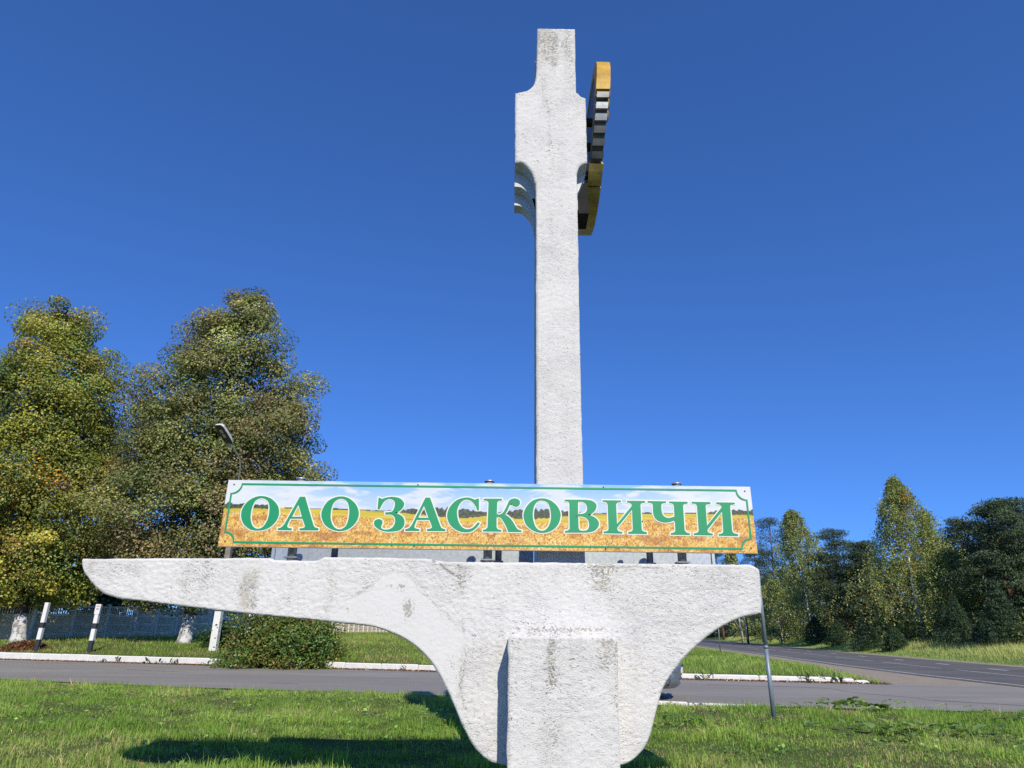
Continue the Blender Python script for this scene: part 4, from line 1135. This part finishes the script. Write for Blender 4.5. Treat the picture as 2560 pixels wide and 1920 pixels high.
OLIVE = [((0.234, 0.243, 0.075), .34), ((0.149, 0.194, 0.062), .30), ((0.318, 0.286, 0.105), .18), ((0.257, 0.194, 0.095), .12), ((0.091, 0.143, 0.055), .06)]
YELGR = [((0.333, 0.340, 0.053), .32), ((0.197, 0.250, 0.048), .30), ((0.409, 0.355, 0.068), .16), ((0.318, 0.204, 0.060), .10), ((0.113, 0.174, 0.043), .11), ((0.605, 0.302, 0.030), .01)]
broadleaf('lime_tree', 'tall leafy tree with yellow green crown at the left edge, whitewashed trunk', -25.9, 38.0, 20.6,
          [(2.0, 3.6), (3.5, 5.2), (6, 6.0), (9, 5.7), (12, 4.9), (14.5, 3.9), (17, 2.8), (18.8, 2.0), (20.2, 1.0)],
          lambda q: (-0.2 - 0.9 * min(1, q / 6) - 0.085 * q * (q / 20.0), 0.2 * math.sin(q * .3)), 520, 330, 0.148, YELGR, 3, depth=0.8, sig=(.66, .44), cut=(-0.9, 3.0))
broadleaf('lime_tree', 'broad olive brown crowned tree behind the name board, trunk whitewashed', -16.5, 37.2, 20.6,
          [(1.6, 3.6), (3.3, 5.0), (5.2, 6.3), (8.4, 6.7), (11.3, 6.0), (13.6, 5.2), (16, 4.2), (18.2, 2.9), (20.0, 1.6), (21.5, .4)],
          lambda q: (-0.4 - 0.005 * q, 0.25 * math.sin(q * .25)), 560, 335, 0.138, OLIVE, 8, zlow=1.2, depth=0.62, sig=(.66, .44), cut=(-0.8, 2.0))
# trees and scrub beyond the fence
DKGR = [((0.081, 0.121, 0.035), .5), ((0.135, 0.162, 0.047), .35), ((0.176, 0.149, 0.054), .15)]
for i, (x, y, h, w, lab) in enumerate([(-36.5, 50.0, 7.0, 4.2, 'low dark green tree behind the fence at the far left'), (-30.0, 53.5, 8.0, 4.5, 'low dark green tree behind the fence left of the beam tip'),
                                       (-26.0, 66.0, 7.0, 4.8, 'low dark tree behind the fence under the beam tip'), (-45.0, 62, 9, 5, 'farthest dark tree behind the fence, beyond the left tree')]):
    broadleaf('small_tree', lab, x, y, h, [(1.2, w * .8), (h * .4, w), (h * .75, w * .7), (h, .6)], lambda q: (0.0, 0.0), 170, 60, 0.30, DKGR, 20 + i, 0, 0.14, zlow=0.6)

def bush(name, label, x, y, rx, ry, h, ncl, per, L, cols, seed):
    r = np.random.default_rng(seed); z0 = gz(x, y)
    root = tag(empty(name, (x, y, z0)), label, 'bush')
    th = r.uniform(0, 2 * math.pi, ncl); ph = np.arcsin(r.uniform(0.0, 1, ncl)); u = r.uniform(0.3, 1, ncl) ** .4
    lump = 0.68 + 0.62 * vnoise(th * 2.4 + 3, ph * 3, seed)
    c0 = np.stack([rx * np.cos(th) * np.cos(ph) * u * lump, ry * np.sin(th) * np.cos(ph) * u * lump, 0.12 + h * np.sin(ph) * u * lump], -1)
    k = np.repeat(np.arange(ncl), per)
    c = c0[k] + r.normal(size=(len(k), 3)) * np.array([.24, .24, .2])
    c[:, 2] = np.abs(c[:, 2] + 0.2) - 0.2
    pick = r.choice(len(cols), ncl, p=[q[1] for q in cols]); p2 = r.choice(len(cols), len(k), p=[q[1] for q in cols])
    base = np.array([q[0] for q in cols])[np.where(r.uniform(size=len(k)) < .6, pick[k], p2)]
    col = base * np.exp(r.normal(0, .25, len(k)))[:, None]
    link('foliage', leaf_mesh('foliage', c, L * np.exp(r.normal(0, .2, len(c))), L * .7, col, M_LEAF, .6, None, r), root)
    m = MB()
    for q in c0[r.choice(ncl, min(ncl, 40), replace=False)]:
        m.tube([(q[0] * .15, q[1] * .15, -0.05), (q[0] * .5, q[1] * .5, q[2] * .65), tuple(q)], [.02, .014, .005], 5, False)
    m.build('stems', M_BARK, root)['kind'] = 'stuff'
    return root
BUSHC = [((0.121, 0.189, 0.041), .38), ((0.189, 0.230, 0.049), .25), ((0.216, 0.162, 0.047), .17), ((0.108, 0.243, 0.047), .16), ((0.297, 0.230, 0.054), .04)]
bush('round_bush', 'wide green bush spilling over the white kerb below the beam', -9.25, 29.35, 2.55, 1.6, 2.3, 420, 60, 0.125, BUSHC, 5)
bush('nettle_clump', 'low green nettle clump at the foot of the street lamp', -13.9, 34.4, 0.9, 0.6, 0.7, 50, 40, 0.13, [((0.045, 0.10, 0.02), .6), ((0.03, 0.07, 0.016), .4)], 6)

# ---- the wood across the main road
def birch(name, label, x, y, H, rad, ns, seed, yellow=0.02, Ls=0.23, lo=0.1, bend=0.04):
    r = np.random.default_rng(seed); z0 = gz(x, y) - 0.1
    root = tag(empty(name, (x, y, z0)), label, 'tree', 'trees along the edge of the wood')
    axf = lambda q: (-bend * H * math.sin(q / H * 1.7) + .1 * math.sin(q * .9), .12 * math.sin(q * .7))
    t = r.uniform(lo, 1.0, ns) ** 0.9; zt = t * H
    env = rad * np.clip((1.03 - t) ** (0.9 if H < 18 and ns > 1500 else 0.68), 0, 1) * np.where(t < .22, .6 + 1.8 * t, 1.0)
    th = r.uniform(0, 2 * math.pi, ns)
    rho = env * (0.5 + .8 * vnoise(th * 1.8, zt * .6, seed)) * r.uniform(0, 1, ns) ** .5
    st_ = np.stack([rho * np.cos(th), rho * np.sin(th), zt + 0.25 * rho], -1)
    st_[:, 0] += np.array([axf(q)[0] for q in zt])
    ln = r.uniform(.5, 1.0, ns) * (.5 + .25 * rho) * (H / 16)
    kk = 14; k = np.repeat(np.arange(ns), kk); s = np.tile(np.linspace(0, 1, kk), ns)
    c = st_[k] + np.stack([.12 * rho[k] * s * np.cos(th[k]), .12 * rho[k] * s * np.sin(th[k]), -ln[k] * s], -1) + r.normal(0, .16, (len(k), 3))
    c = c[c[:, 2] > .2]; n = len(c)
    col = np.array([0.30, 0.32, 0.10])[None] * np.exp(r.normal(0, .3, n))[:, None]
    br = r.uniform(size=n) < .3; col[br] *= np.array([.55, .75, .7])
    ye = (vnoise(c[:, 0] * .9 + seed, c[:, 2] * .9 + c[:, 1], 5) > 1 - yellow * 4) & (r.uniform(size=n) < .8)
    col[ye] = np.array([.42, .25, .02]) * np.exp(r.normal(0, .2, ye.sum()))[:, None]
    link('crown', leaf_mesh('crown', c, Ls * np.exp(r.normal(0, .2, n)), Ls * .62, col, M_LEAF, .3, np.array([0, 0, -.6]), r), root)
    zz = np.linspace(0, H * .95, 12)
    MB().tube([(*axf(q), q) for q in zz], [H * .0105 * (1 - .92 * i / 11) + .012 for i in range(12)], 8).build('trunk', M_BIRCH, root)
    tips = st_[r.choice(ns, min(ns, 55), replace=False)]
    branch_mesh(axf, tips, H * .12, r, 'limbs', M_BIRCH, .03, 4).build('limbs', M_BIRCH, root)['kind'] = 'stuff'
    return root
def pine(name, label, x, y, H, rad, seed, lo=0.3, ncl=150, per=95):
    r = np.random.default_rng(seed); z0 = gz(x, y) - 0.1
    root = tag(empty(name, (x, y, z0)), label, 'tree', 'trees along the edge of the wood')
    axf = lambda q: (.15 * math.sin(q * .4 + seed), .1 * math.sin(q * .3))
    t = r.uniform(lo, .97, ncl); zt = t * H
    env = rad * np.sqrt(np.clip(1.02 - ((t - lo) / (1 - lo)) ** 1.8, 0, 1)) * (.55 + .45 * sstep(lo, lo + .25, t))
    th = r.uniform(0, 2 * math.pi, ncl)
    rho = env * (.4 + 1.0 * vnoise(th * 1.6, zt * .55, seed)) * r.uniform(.1, 1, ncl) ** .6
    c0 = np.stack([rho * np.cos(th), rho * np.sin(th), zt + .1 * rho], -1)
    k = np.repeat(np.arange(ncl), per)
    g_ = r.normal(size=(len(k), 3)); g_ *= np.minimum(1, 1.8 / np.linalg.norm(g_, axis=1, keepdims=True))
    c = c0[k] + g_ * np.array([.58, .58, .20]) * (H / 14) ** .5
    n = len(c)
    col = np.array([0.060, 0.092, 0.045])[None] * np.exp(r.normal(0, .3, n))[:, None] * np.exp(r.normal(0, .22, ncl))[k][:, None]
    link('crown', leaf_mesh('crown', c, .32 * np.exp(r.normal(0, .2, n)), .085, col, M_NEEDLE, .5, np.array([0, 0, .5]), r), root)
    zz = np.linspace(0, H * .96, 9)
    MB().tube([(*axf(q), q) for q in zz], [H * .014 * (1 - .85 * i / 8) + .01 for i in range(9)], 8).build('trunk', M_PINEBARK, root)
    branch_mesh(axf, c0[r.choice(ncl, min(ncl, 60), replace=False)], H * lo * .9, r, 'limbs', M_PINEBARK, .03, 4).build('limbs', M_PINEBARK, root)['kind'] = 'stuff'
    return root
def young(name, label, x, y, H, rad, seed):
    r = np.random.default_rng(seed); z0 = gz(x, y) - 0.05
    root = tag(empty(name, (x, y, z0)), label, 'tree', 'young pines in front of the wood')
    n = int(4200 + H * 900); t = r.uniform(0.02, 1, n) ** 1.25
    whorl = np.round(t * H / .42) * .42
    zt = .5 * t * H + .5 * whorl + r.normal(0, .08, n)
    th = r.uniform(0, 2 * math.pi, n)
    rho = rad * (1.03 - zt / H).clip(0.02) ** .8 * (.65 + .6 * vnoise(th * 2.5, zt * 1.4, seed)) * r.uniform(0, 1, n) ** .45
    c = np.stack([rho * np.cos(th), rho * np.sin(th), zt + .12 * rho], -1)
    col = np.array([0.05, 0.088, 0.042])[None] * np.exp(r.normal(0, .3, n))[:, None]
    link('crown', leaf_mesh('crown', c, .24, .055, col, M_NEEDLE, .4, np.array([0, 0, .5]), r), root)
    MB().tube([(0, 0, -.1), (0, 0, H * .5), (0, 0, H * .95)], [.05 + H * .008, .03 + H * .004, .008], 6).build('trunk', M_PINEBARK, root)
    return root
birch('birch_tree', 'tallest birch, a wide drooping crown flecked with yellow in the middle of the wood', 41.3, 70.5, 16.8, 8.0, 2100, 101, .035, .20, .05, .01)
birch('birch_tree', 'slender birch with a long bare white trunk at the left of the wood', 45.3, 105, 19.4, 7.2, 1400, 102, .012, .27, .05, .045)
birch('birch_tree', 'thin topped birch behind the big pines at the right of the wood', 51.4, 82, 15.2, 4.2, 560, 103, .02, .26, .2)
birch('birch_tree', 'short bushy birch hanging over the verge right of the tallest birch', 43.2, 67.0, 9.0, 4.4, 850, 104, .03, .20, .04)
birch('birch_tree', 'small birch leaning out left of the slender white trunk', 46.3, 120, 10.4, 5.4, 560, 105, .02, .30, .04)
birch('birch_tree', 'far birch seen between the name board and the beam end', 54.4, 165, 20.5, 7.5, 420, 106, .02, .45, .1)
pine('pine_tree', 'dark pine with pointed top close left of the slender birch', 48.2, 125, 22.3, 4.6, 201, .25)
pine('pine_tree', 'dark pine in the dip left of the tallest birch', 44.6, 93, 14.9, 4.2, 202, .2)
pine('pine_tree', 'large dense pine at the right edge of the picture', 44.2, 61.0, 12.9, 4.0, 203, .2, 190)
pine('pine_tree', 'tall pine partly cut by the right edge, behind the large one', 50.5, 67, 14.2, 4.2, 204, .2, 180)
pine('pine_tree', 'dark pine between the tallest birch and the large right pine', 50.2, 74, 13.4, 3.8, 205, .18, 150)
pine('pine_tree', 'low dark pine showing just left of the tallest birch crown', 46.4, 89, 12.6, 3.6, 206, .15)
pine('pine_tree', 'dark pine just right of the steel pole', 50.3, 140, 18.8, 5.0, 207, .2)
pine('pine_tree', 'farthest pine at the left end of the wood', 60.5, 200, 25, 7.0, 208, .2)
pine('pine_tree', 'short dark pine right of the slender birch', 47.5, 104, 13.0, 4.2, 209, .15)
for i, (x, y, h, w, lab) in enumerate([(36.9, 52.5, 4.6, 1.7, 'largest young pine at the right edge in front of the wood'), (37.3, 58.5, 4.0, 1.6, 'young pine left of the largest one in front of the wood'),
                                       (36.3, 72, 3.3, 1.7, 'young dark pine at the foot of the wood left of the tallest birch'), (40.4, 87, 2.9, 1.8, 'low young pine below the slender birch'),
                                       (37.4, 55.4, 2.6, 1.2, 'small young pine between the two right young pines'), (36.0, 66.2, 2.2, 1.5, 'lowest young pine under the tallest birch'),
                                       (38.9, 62.5, 3.4, 1.5, 'young pine below the short bushy birch'), (43.4, 100, 3.6, 2.2, 'young pine at the foot of the slender birch')]):
    young('young_pine', lab, x, y, h, w, 300 + i)
# the depth of the wood behind, one mass
def wood():
    r = np.random.default_rng(77); n_t = 150
    ys = np.concatenate([r.uniform(42, 110, 90), r.uniform(110, 330, n_t - 90)])
    off = np.where(ys < 100, 13.0, 8.0)
    xs_ = xf(ys) + off + r.uniform(2, 16, n_t); hs = r.uniform(8.5, 12.0, n_t) * np.interp(ys, [40, 100, 330], [.85, 1.12, 2.0])
    cs = []; cols = []; ls = []
    m = MB()
    for x, y, h in zip(xs_, ys, hs):
        sc_ = 1 + y / 250; kk = 420
        t = r.uniform(.0, 1, kk) ** 1.35; th = r.uniform(0, 6.283, kk)
        rho = (2.6 * sc_) * (1.03 - t) ** .5 * r.uniform(0, 1, kk) ** .5
        c = np.stack([x + rho * np.cos(th), y + rho * np.sin(th), .7 + h * t], -1) + r.normal(0, .3, (kk, 3))
        cs.append(c); ls.append(np.full(kk, .55 + y / 400)); b = np.array([[0.05, 0.075, 0.035], [0.10, 0.11, 0.04]])[r.integers(0, 2)]
        cols.append(b[None] * np.exp(r.normal(0, .3, kk))[:, None])
        m.tube([(x, y, 0.3), (x + .2, y, h * .8)], [.16, .04], 5, False)
    for x_, y_, h_ in zip(xf(np.linspace(44, 190, 90)) + r.uniform(7.0, 11.5, 90), np.linspace(44, 190, 90) + r.normal(0, .8, 90), r.uniform(1.0, 3.2, 90)):
        kk = 260; u = unit(r.normal(size=(kk, 3))) * r.uniform(.4, 1, (kk, 1)) ** .5; u[:, 2] = np.abs(u[:, 2])
        cs.append(np.array([x_, y_, .6]) + u * np.array([1.5, 1.5, h_]) * (1 + y_ / 300))
        b = np.array([[0.06, 0.09, 0.04], [0.15, 0.17, 0.055], [0.11, 0.14, 0.045]])[r.integers(0, 3)]
        cols.append(b[None] * np.exp(r.normal(0, .35, kk))[:, None]); ls.append(np.full(kk, .22 + y_ / 500))
    o = link('wood', leaf_mesh('wood', np.concatenate(cs), np.concatenate(ls), np.concatenate(ls) * .5, np.concatenate(cols), M_NEEDLE, .4, None, r))
    tag(o, 'dark depth of the wood behind the front trees', 'trees', kind='stuff')
    tag(m.build('wood_trunks', M_BARK), 'far trunks inside the dark wood', 'trees', kind='stuff')
wood()
# a few bare trunks one can tell apart at the dim left end
for i, (x, y) in enumerate([(43.2, 128.0), (46.0, 137.0), (44.7, 132.5), (49.3, 150)]):
    o = tag(empty('bare_trunk', (x, y, gz(x, y) - .1)), 'thin bare pine trunk in the shade at the left end of the wood', 'tree', 'bare trunks at the left end of the wood')
    MB().tube([(0, 0, 0), (.05, 0, 5), (.1, 0, 11)], [.15, .11, .05], 8).build('trunk', M_BIRCH if i % 2 else M_PINEBARK, o)

# ---------------------------------------------------------------- grass
def blades(name, x, y, L, W, col, label, lean=0.45, z=None, r=None, bias=(0.0, 0.0), simple=False):
    r = r or rng
    n = len(x)
    z = height(x, y) - 0.012 if z is None else z
    a = r.uniform(0, 2 * math.pi, n); fa = r.uniform(0, 2 * math.pi, n)
    ln = np.abs(r.normal(0, lean, n)) + .06
    dx = np.cos(a) * ln + bias[0]; dy = np.sin(a) * ln + bias[1]
    sx = np.cos(fa) * W * .5; sy = np.sin(fa) * W * .5
    hgt = L * np.clip(1 - .35 * ln ** 2, .35, 1)
    b0 = np.stack([x - sx, y - sy, z], -1); b1 = np.stack([x + sx, y + sy, z], -1)
    mx = x + dx * L * .32; my = y + dy * L * .32; mz = z + hgt * .58
    m0 = np.stack([mx - sx * .8, my - sy * .8, mz], -1); m1 = np.stack([mx + sx * .8, my + sy * .8, mz], -1)
    tp = np.stack([x + dx * L, y + dy * L, z + hgt * (.95 - .25 * np.minimum(ln, 1))], -1)
    if simple:
        me = np_mesh(name, np.stack([b0, b1, tp], 1).reshape(-1, 3), np.arange(3 * n).reshape(-1, 3), M_GRASS, False, np.repeat(col, 3, 0))
    else:
        V = np.stack([b0, b1, m1, m0, tp], 1).reshape(-1, 3)
        i = np.arange(n)[:, None] * 5
        me = np_mesh(name, V, [i + np.array([0, 1, 2, 3]), i + np.array([3, 2, 4])], M_GRASS, False, np.repeat(col, 5, 0))
    o = link(name, me); tag(o, label, 'grass', kind='stuff'); return o
def grass_colour(x, y, n, r, dry_amt=1.0):
    p = fbm(x * .55, y * .55, 4, 71); q = fbm(x * 1.9, y * 1.9, 3, 81)
    g0 = np.array([0.24, 0.39, 0.065]); g1 = np.array([0.36, 0.50, 0.11]); d = np.array([0.52, 0.42, 0.22]); k = np.array([0.12, 0.22, 0.045])
    t = sstep(.3, .7, p)[:, None]
    c = g0 * (1 - t) + g1 * t
    u = sstep(.55, .75, q)[:, None]; c = c * (1 - .45 * u) + k * .45 * u
    dp = np.clip(sstep(.56, .70, fbm(x * 1.05 + 9, y * 1.05, 3, 91)) * .34 + .015, 0, 1) * dry_amt
    isd = r.uniform(size=n) < dp
    c[isd] = d * np.exp(r.normal(0, .2, isd.sum()))[:, None]
    return c * np.exp(r.normal(0, .24, n))[:, None]
def near_grass():
    r = np.random.default_rng(41); N = 325000
    y = r.uniform(7.0, 22.0, N); x = r.uniform(-1, 1, N) * (.84 * y + 1.2)
    ok = (y < yn(x) - 0.02 + r.normal(0, .08, N)) & ~((x > -.05) & (x < .96) & (y < 6.9)); x = x[ok]; y = y[ok]; n = len(x)
    tuft = fbm(x * 2.1, y * 2.1, 3, 55); t2 = fbm(x * .8, y * .8, 2, 56)
    edge = np.exp(-np.maximum(yn(x) - y, 0) / .5)
    L = (.032 + .100 * sstep(.35, .75, tuft) * (.45 + 1.0 * t2)) * np.exp(r.normal(0, .28, n)) + .07 * edge * r.uniform(0, 1, n)
    L = np.where(r.uniform(size=n) < .03, L * 1.7, L)
    W = .0075 * (y / 9) ** .8 * np.exp(r.normal(0, .2, n))
    c = grass_colour(x, y, n, r); f = y > 13.0
    blades('near_grass', x[~f], y[~f], L[~f], W[~f], c[~f], 'uneven green lawn around the monument, with dry patches', .5, None, r)
    blades('lawn_strip', x[f], y[f], L[f], W[f] * 1.25, c[f], 'strip of lawn along the near edge of the side road', .5, None, r, (0, 0), True)
    # clover and plantain leaves and a few fallen leaves low in the turf
    n = 5200; y = r.uniform(7.2, 17, n); x = r.uniform(-1, 1, n) * (.84 * y + 1.2)
    ok = (fbm(x * .9, y * .9, 3, 61) > .52) & (y < yn(x) - .2); x = x[ok]; y = y[ok]; n = len(x)
    col = np.array([0.20, 0.32, 0.075])[None] * np.exp(r.normal(0, .3, n))[:, None]; d = r.uniform(size=n) < .05; col[d] = np.array([.33, .2, .07])
    tag(link('lawn_weeds', leaf_mesh('lawn_weeds', np.stack([x, y, height(x, y) + r.uniform(.02, .09, n)], -1), r.uniform(.05, .11, n), .05, col, M_LEAF, 2.2, None, r)), 'small broad weed leaves scattered through the lawn', 'weeds', kind='stuff')
    y = r.uniform(2.5, 7.0, 16000); x = r.uniform(-7, 7, 16000); ok = ~((x > -.05) & (x < .96) & (y > 5.95)); x = x[ok]; y = y[ok]; n = len(x)
    blades('foot_grass', x, y, .12 * np.exp(r.normal(0, .3, n)), np.full(n, .008), grass_colour(x, y, n, r), 'green lawn in front of the block, below the view', .5, None, r)
near_grass()
def far_grass():
    r = np.random.default_rng(43)
    # bank between kerb and fence on the left
    N = 150000; y = 26 + 70 * r.uniform(0, 1, N) ** 2.2; x = -y * .86 + (y * .86 + 6) * r.uniform(0, 1, N)
    s = y - yk(x); ok = (s > .22) & (x < xn(y) - SHF(y) - .3); x = x[ok]; y = y[ok]; n = len(x)
    L = (.07 + .16 * fbm(x * .8, y * .8, 3, 66)) * np.exp(r.normal(0, .25, n)); W = .022 * (y / 30) * np.exp(r.normal(0, .2, n))
    c = grass_colour(x * .6, y * .6, n, r, 1.3) * np.array([1.08, .98, 1.0])
    blades('bank_grass', x, y, L, W, c, 'sunlit grass bank between the white kerb and the fence', .5, None, r, (0, 0), True)
    # triangle on the right between side road and main road
    N = 90000; y = r.uniform(23.5, 75, N); x = r.uniform(2, 24, N)
    ok = (y - yk(x) > .2) & (x < xn(y) - SHF(y) + .5 * (fbm(x, y, 3, 3) - .3)); ok &= r.uniform(size=N) < np.interp(y, [24, 40, 75], [1, .7, .35]); x = x[ok]; y = y[ok]; n = len(x)
    dn = sstep(30, 44, y); L = (.20 - .08 * dn) * np.exp(r.normal(0, .3, n)); W = .022 * (y / 27)
    blades('triangle_grass', x, y, L, W, grass_colour(x * .6, y * .6, n, r, .9) * (1 + .0 * dn)[:, None], 'grass triangle between the side road and the main road', .4, None, r, (-.12, 0), True)
    # tall dry verge in front of the wood
    N = 150000; y = 25 + 180 * r.uniform(0, 1, N) ** 1.7; u = r.uniform(0, 1, N); x = xf(y) + 1.2 + 9.5 * u
    n = N; q = sstep(.12, .45, u + .25 * (fbm(x * .4, y * .2, 3, 12) - .5))
    L = (.14 + .30 * q) * np.exp(r.normal(0, .3, n)); W = .03 * (y / 45) ** .8
    g = np.array([0.40, 0.52, 0.17]); d = np.array([0.60, 0.62, 0.25])
    c = (g[None] * (1 - q[:, None]) + d[None] * q[:, None]) * np.exp(r.normal(0, .22, n))[:, None]
    blades('verge_grass', x, y, L, W, c, 'tall yellowing grass on the verge before the wood', .35, None, r, (-.1, -.05), True)
far_grass()

# broad-leaved plants in the lawn
def leaf_sheet(L, W, r):
    """one broad wavy leaf, lying along +x"""
    nu, nv = 7, 5; v = []
    for i in range(nu):
        t = i / (nu - 1); w = W * math.sin(math.pi * min(1, t * .92 + .08)) ** .6 * (1 if t < .97 else .2)
        for j in range(nv):
            s = (j / (nv - 1) - .5) * 2
            v.append((L * t + .02 * abs(s) * L, s * w * .5 * (1 + .16 * math.sin(i * 2.7 + j)), .35 * L * t - .42 * L * t * t + .10 * W * abs(s) + .05 * W * math.sin(i * 2.1) * s))
    f = [(i * nv + j, (i + 1) * nv + j, (i + 1) * nv + j + 1, i * nv + j + 1) for i in range(nu - 1) for j in range(nv - 1)]
    return v, f
def big_plant(name, label, x, y, nl, L0, spread, base, seed, cat='plant', group=None, up=0.5, aspect=.75):
    r = np.random.default_rng(seed); root = tag(empty(name, (x, y, gz(x, y))), label, cat, group)
    for i in range(nl):
        L = L0 * r.uniform(.55, 1.2); v, f = leaf_sheet(L, L * aspect, r); v = np.array(v)
        a = r.uniform(0, 6.283); e = r.uniform(.05, up); ox, oy = r.normal(0, spread, 2) * np.array([1.5, .8])
        ca, sa = math.cos(a), math.sin(a)
        w = np.stack([v[:, 0] * math.cos(e) - v[:, 2] * math.sin(e), v[:, 1], v[:, 0] * math.sin(e) + v[:, 2] * math.cos(e)], -1)
        w = np.stack([w[:, 0] * ca - w[:, 1] * sa + ox, w[:, 0] * sa + w[:, 1] * ca + oy, w[:, 2] + .05 + r.uniform(0, .12)], -1)
        c = np.array(base) * math.exp(r.normal(0, .2)); c = np.repeat(c[None], len(w), 0)
        link('leaf', np_mesh('leaf', w, np.array(f), M_LEAF, True, c), root)
BUR = (0.19, 0.29, 0.07)
big_plant('burdock', 'large broad leaved burdock at the edge of the side road', 7.45, 15.2, 40, .25, .40, (0.27, 0.38, 0.11), 1)
big_plant('burdock', 'broad leaved burdock low in the right foreground grass', 6.55, 11.35, 36, .20, .32, (0.20, 0.31, 0.08), 2, up=.4)
big_plant('dock_plant', 'small narrow leaved dock plant in the grass right of the pedestal', 2.9, 12.2, 20, .17, .26, (0.13, 0.23, 0.05), 3, aspect=.45)
big_plant('dock_plant', 'scattered low weed leaves left of the right foreground burdock', 4.9, 12.0, 18, .16, .5, BUR, 4, aspect=.6, up=.3)
big_plant('dock_plant', 'low weed rosette at the right edge of the foreground grass', 9.3, 13.4, 16, .20, .35, (0.14, 0.24, 0.055), 5, aspect=.55)
for i, x in enumerate((-17.6, -16.9, -15.4, -14.8, -14.1, -12.7, -12.2, -11.4, -4.1, 6.8, 8.9, 10.1, 10.9)):
    big_plant('kerb_weed', 'small green weed growing at the foot of the white kerb', x, float(yk(x)) - .06, 9, .22 if i % 3 else .28, .10, (0.06, 0.11, 0.025), 60 + i, 'plant', 'weeds at the foot of the kerb', 1.2, .28)
# leaf litter along the kerb and the heap by the post
def litter():
    r = np.random.default_rng(9); n = 6500
    x = r.uniform(-34, 12.5, n); x = np.where((x > -2.2) & (x < 4), x - 12, x); y = yk(x) - np.abs(r.normal(0, .16, n)) - .01
    c = np.stack([x, y, .012 + r.uniform(0, .03, n)], -1)
    col = np.array([0.20, 0.09, 0.04])[None] * np.exp(r.normal(0, .35, n))[:, None]
    tag(link('leaf_litter', leaf_mesh('leaf_litter', c, .07, .05, col, M_LEAF, 1.5, None, r)), 'brown fallen leaves lying along the foot of the kerb', 'leaves', kind='stuff')
    n = 2600; th = r.uniform(0, 6.283, n); q = r.uniform(0, 1, n) ** .5
    x = -22.9 + 1.25 * q * np.cos(th); y = 33.9 + .6 * q * np.sin(th); z = height(x, y) + .42 * (1 - q ** 2) * r.uniform(.3, 1, n)
    col = np.array([0.17, 0.075, 0.03])[None] * np.exp(r.normal(0, .4, n))[:, None]
    tag(link('leaf_heap', leaf_mesh('leaf_heap', np.stack([x, y, z], -1), .13, .06, col, M_LEAF, .6, None, r)), 'heap of dry brown leaves and twigs by the marker post', 'heap', kind='stuff')
litter()
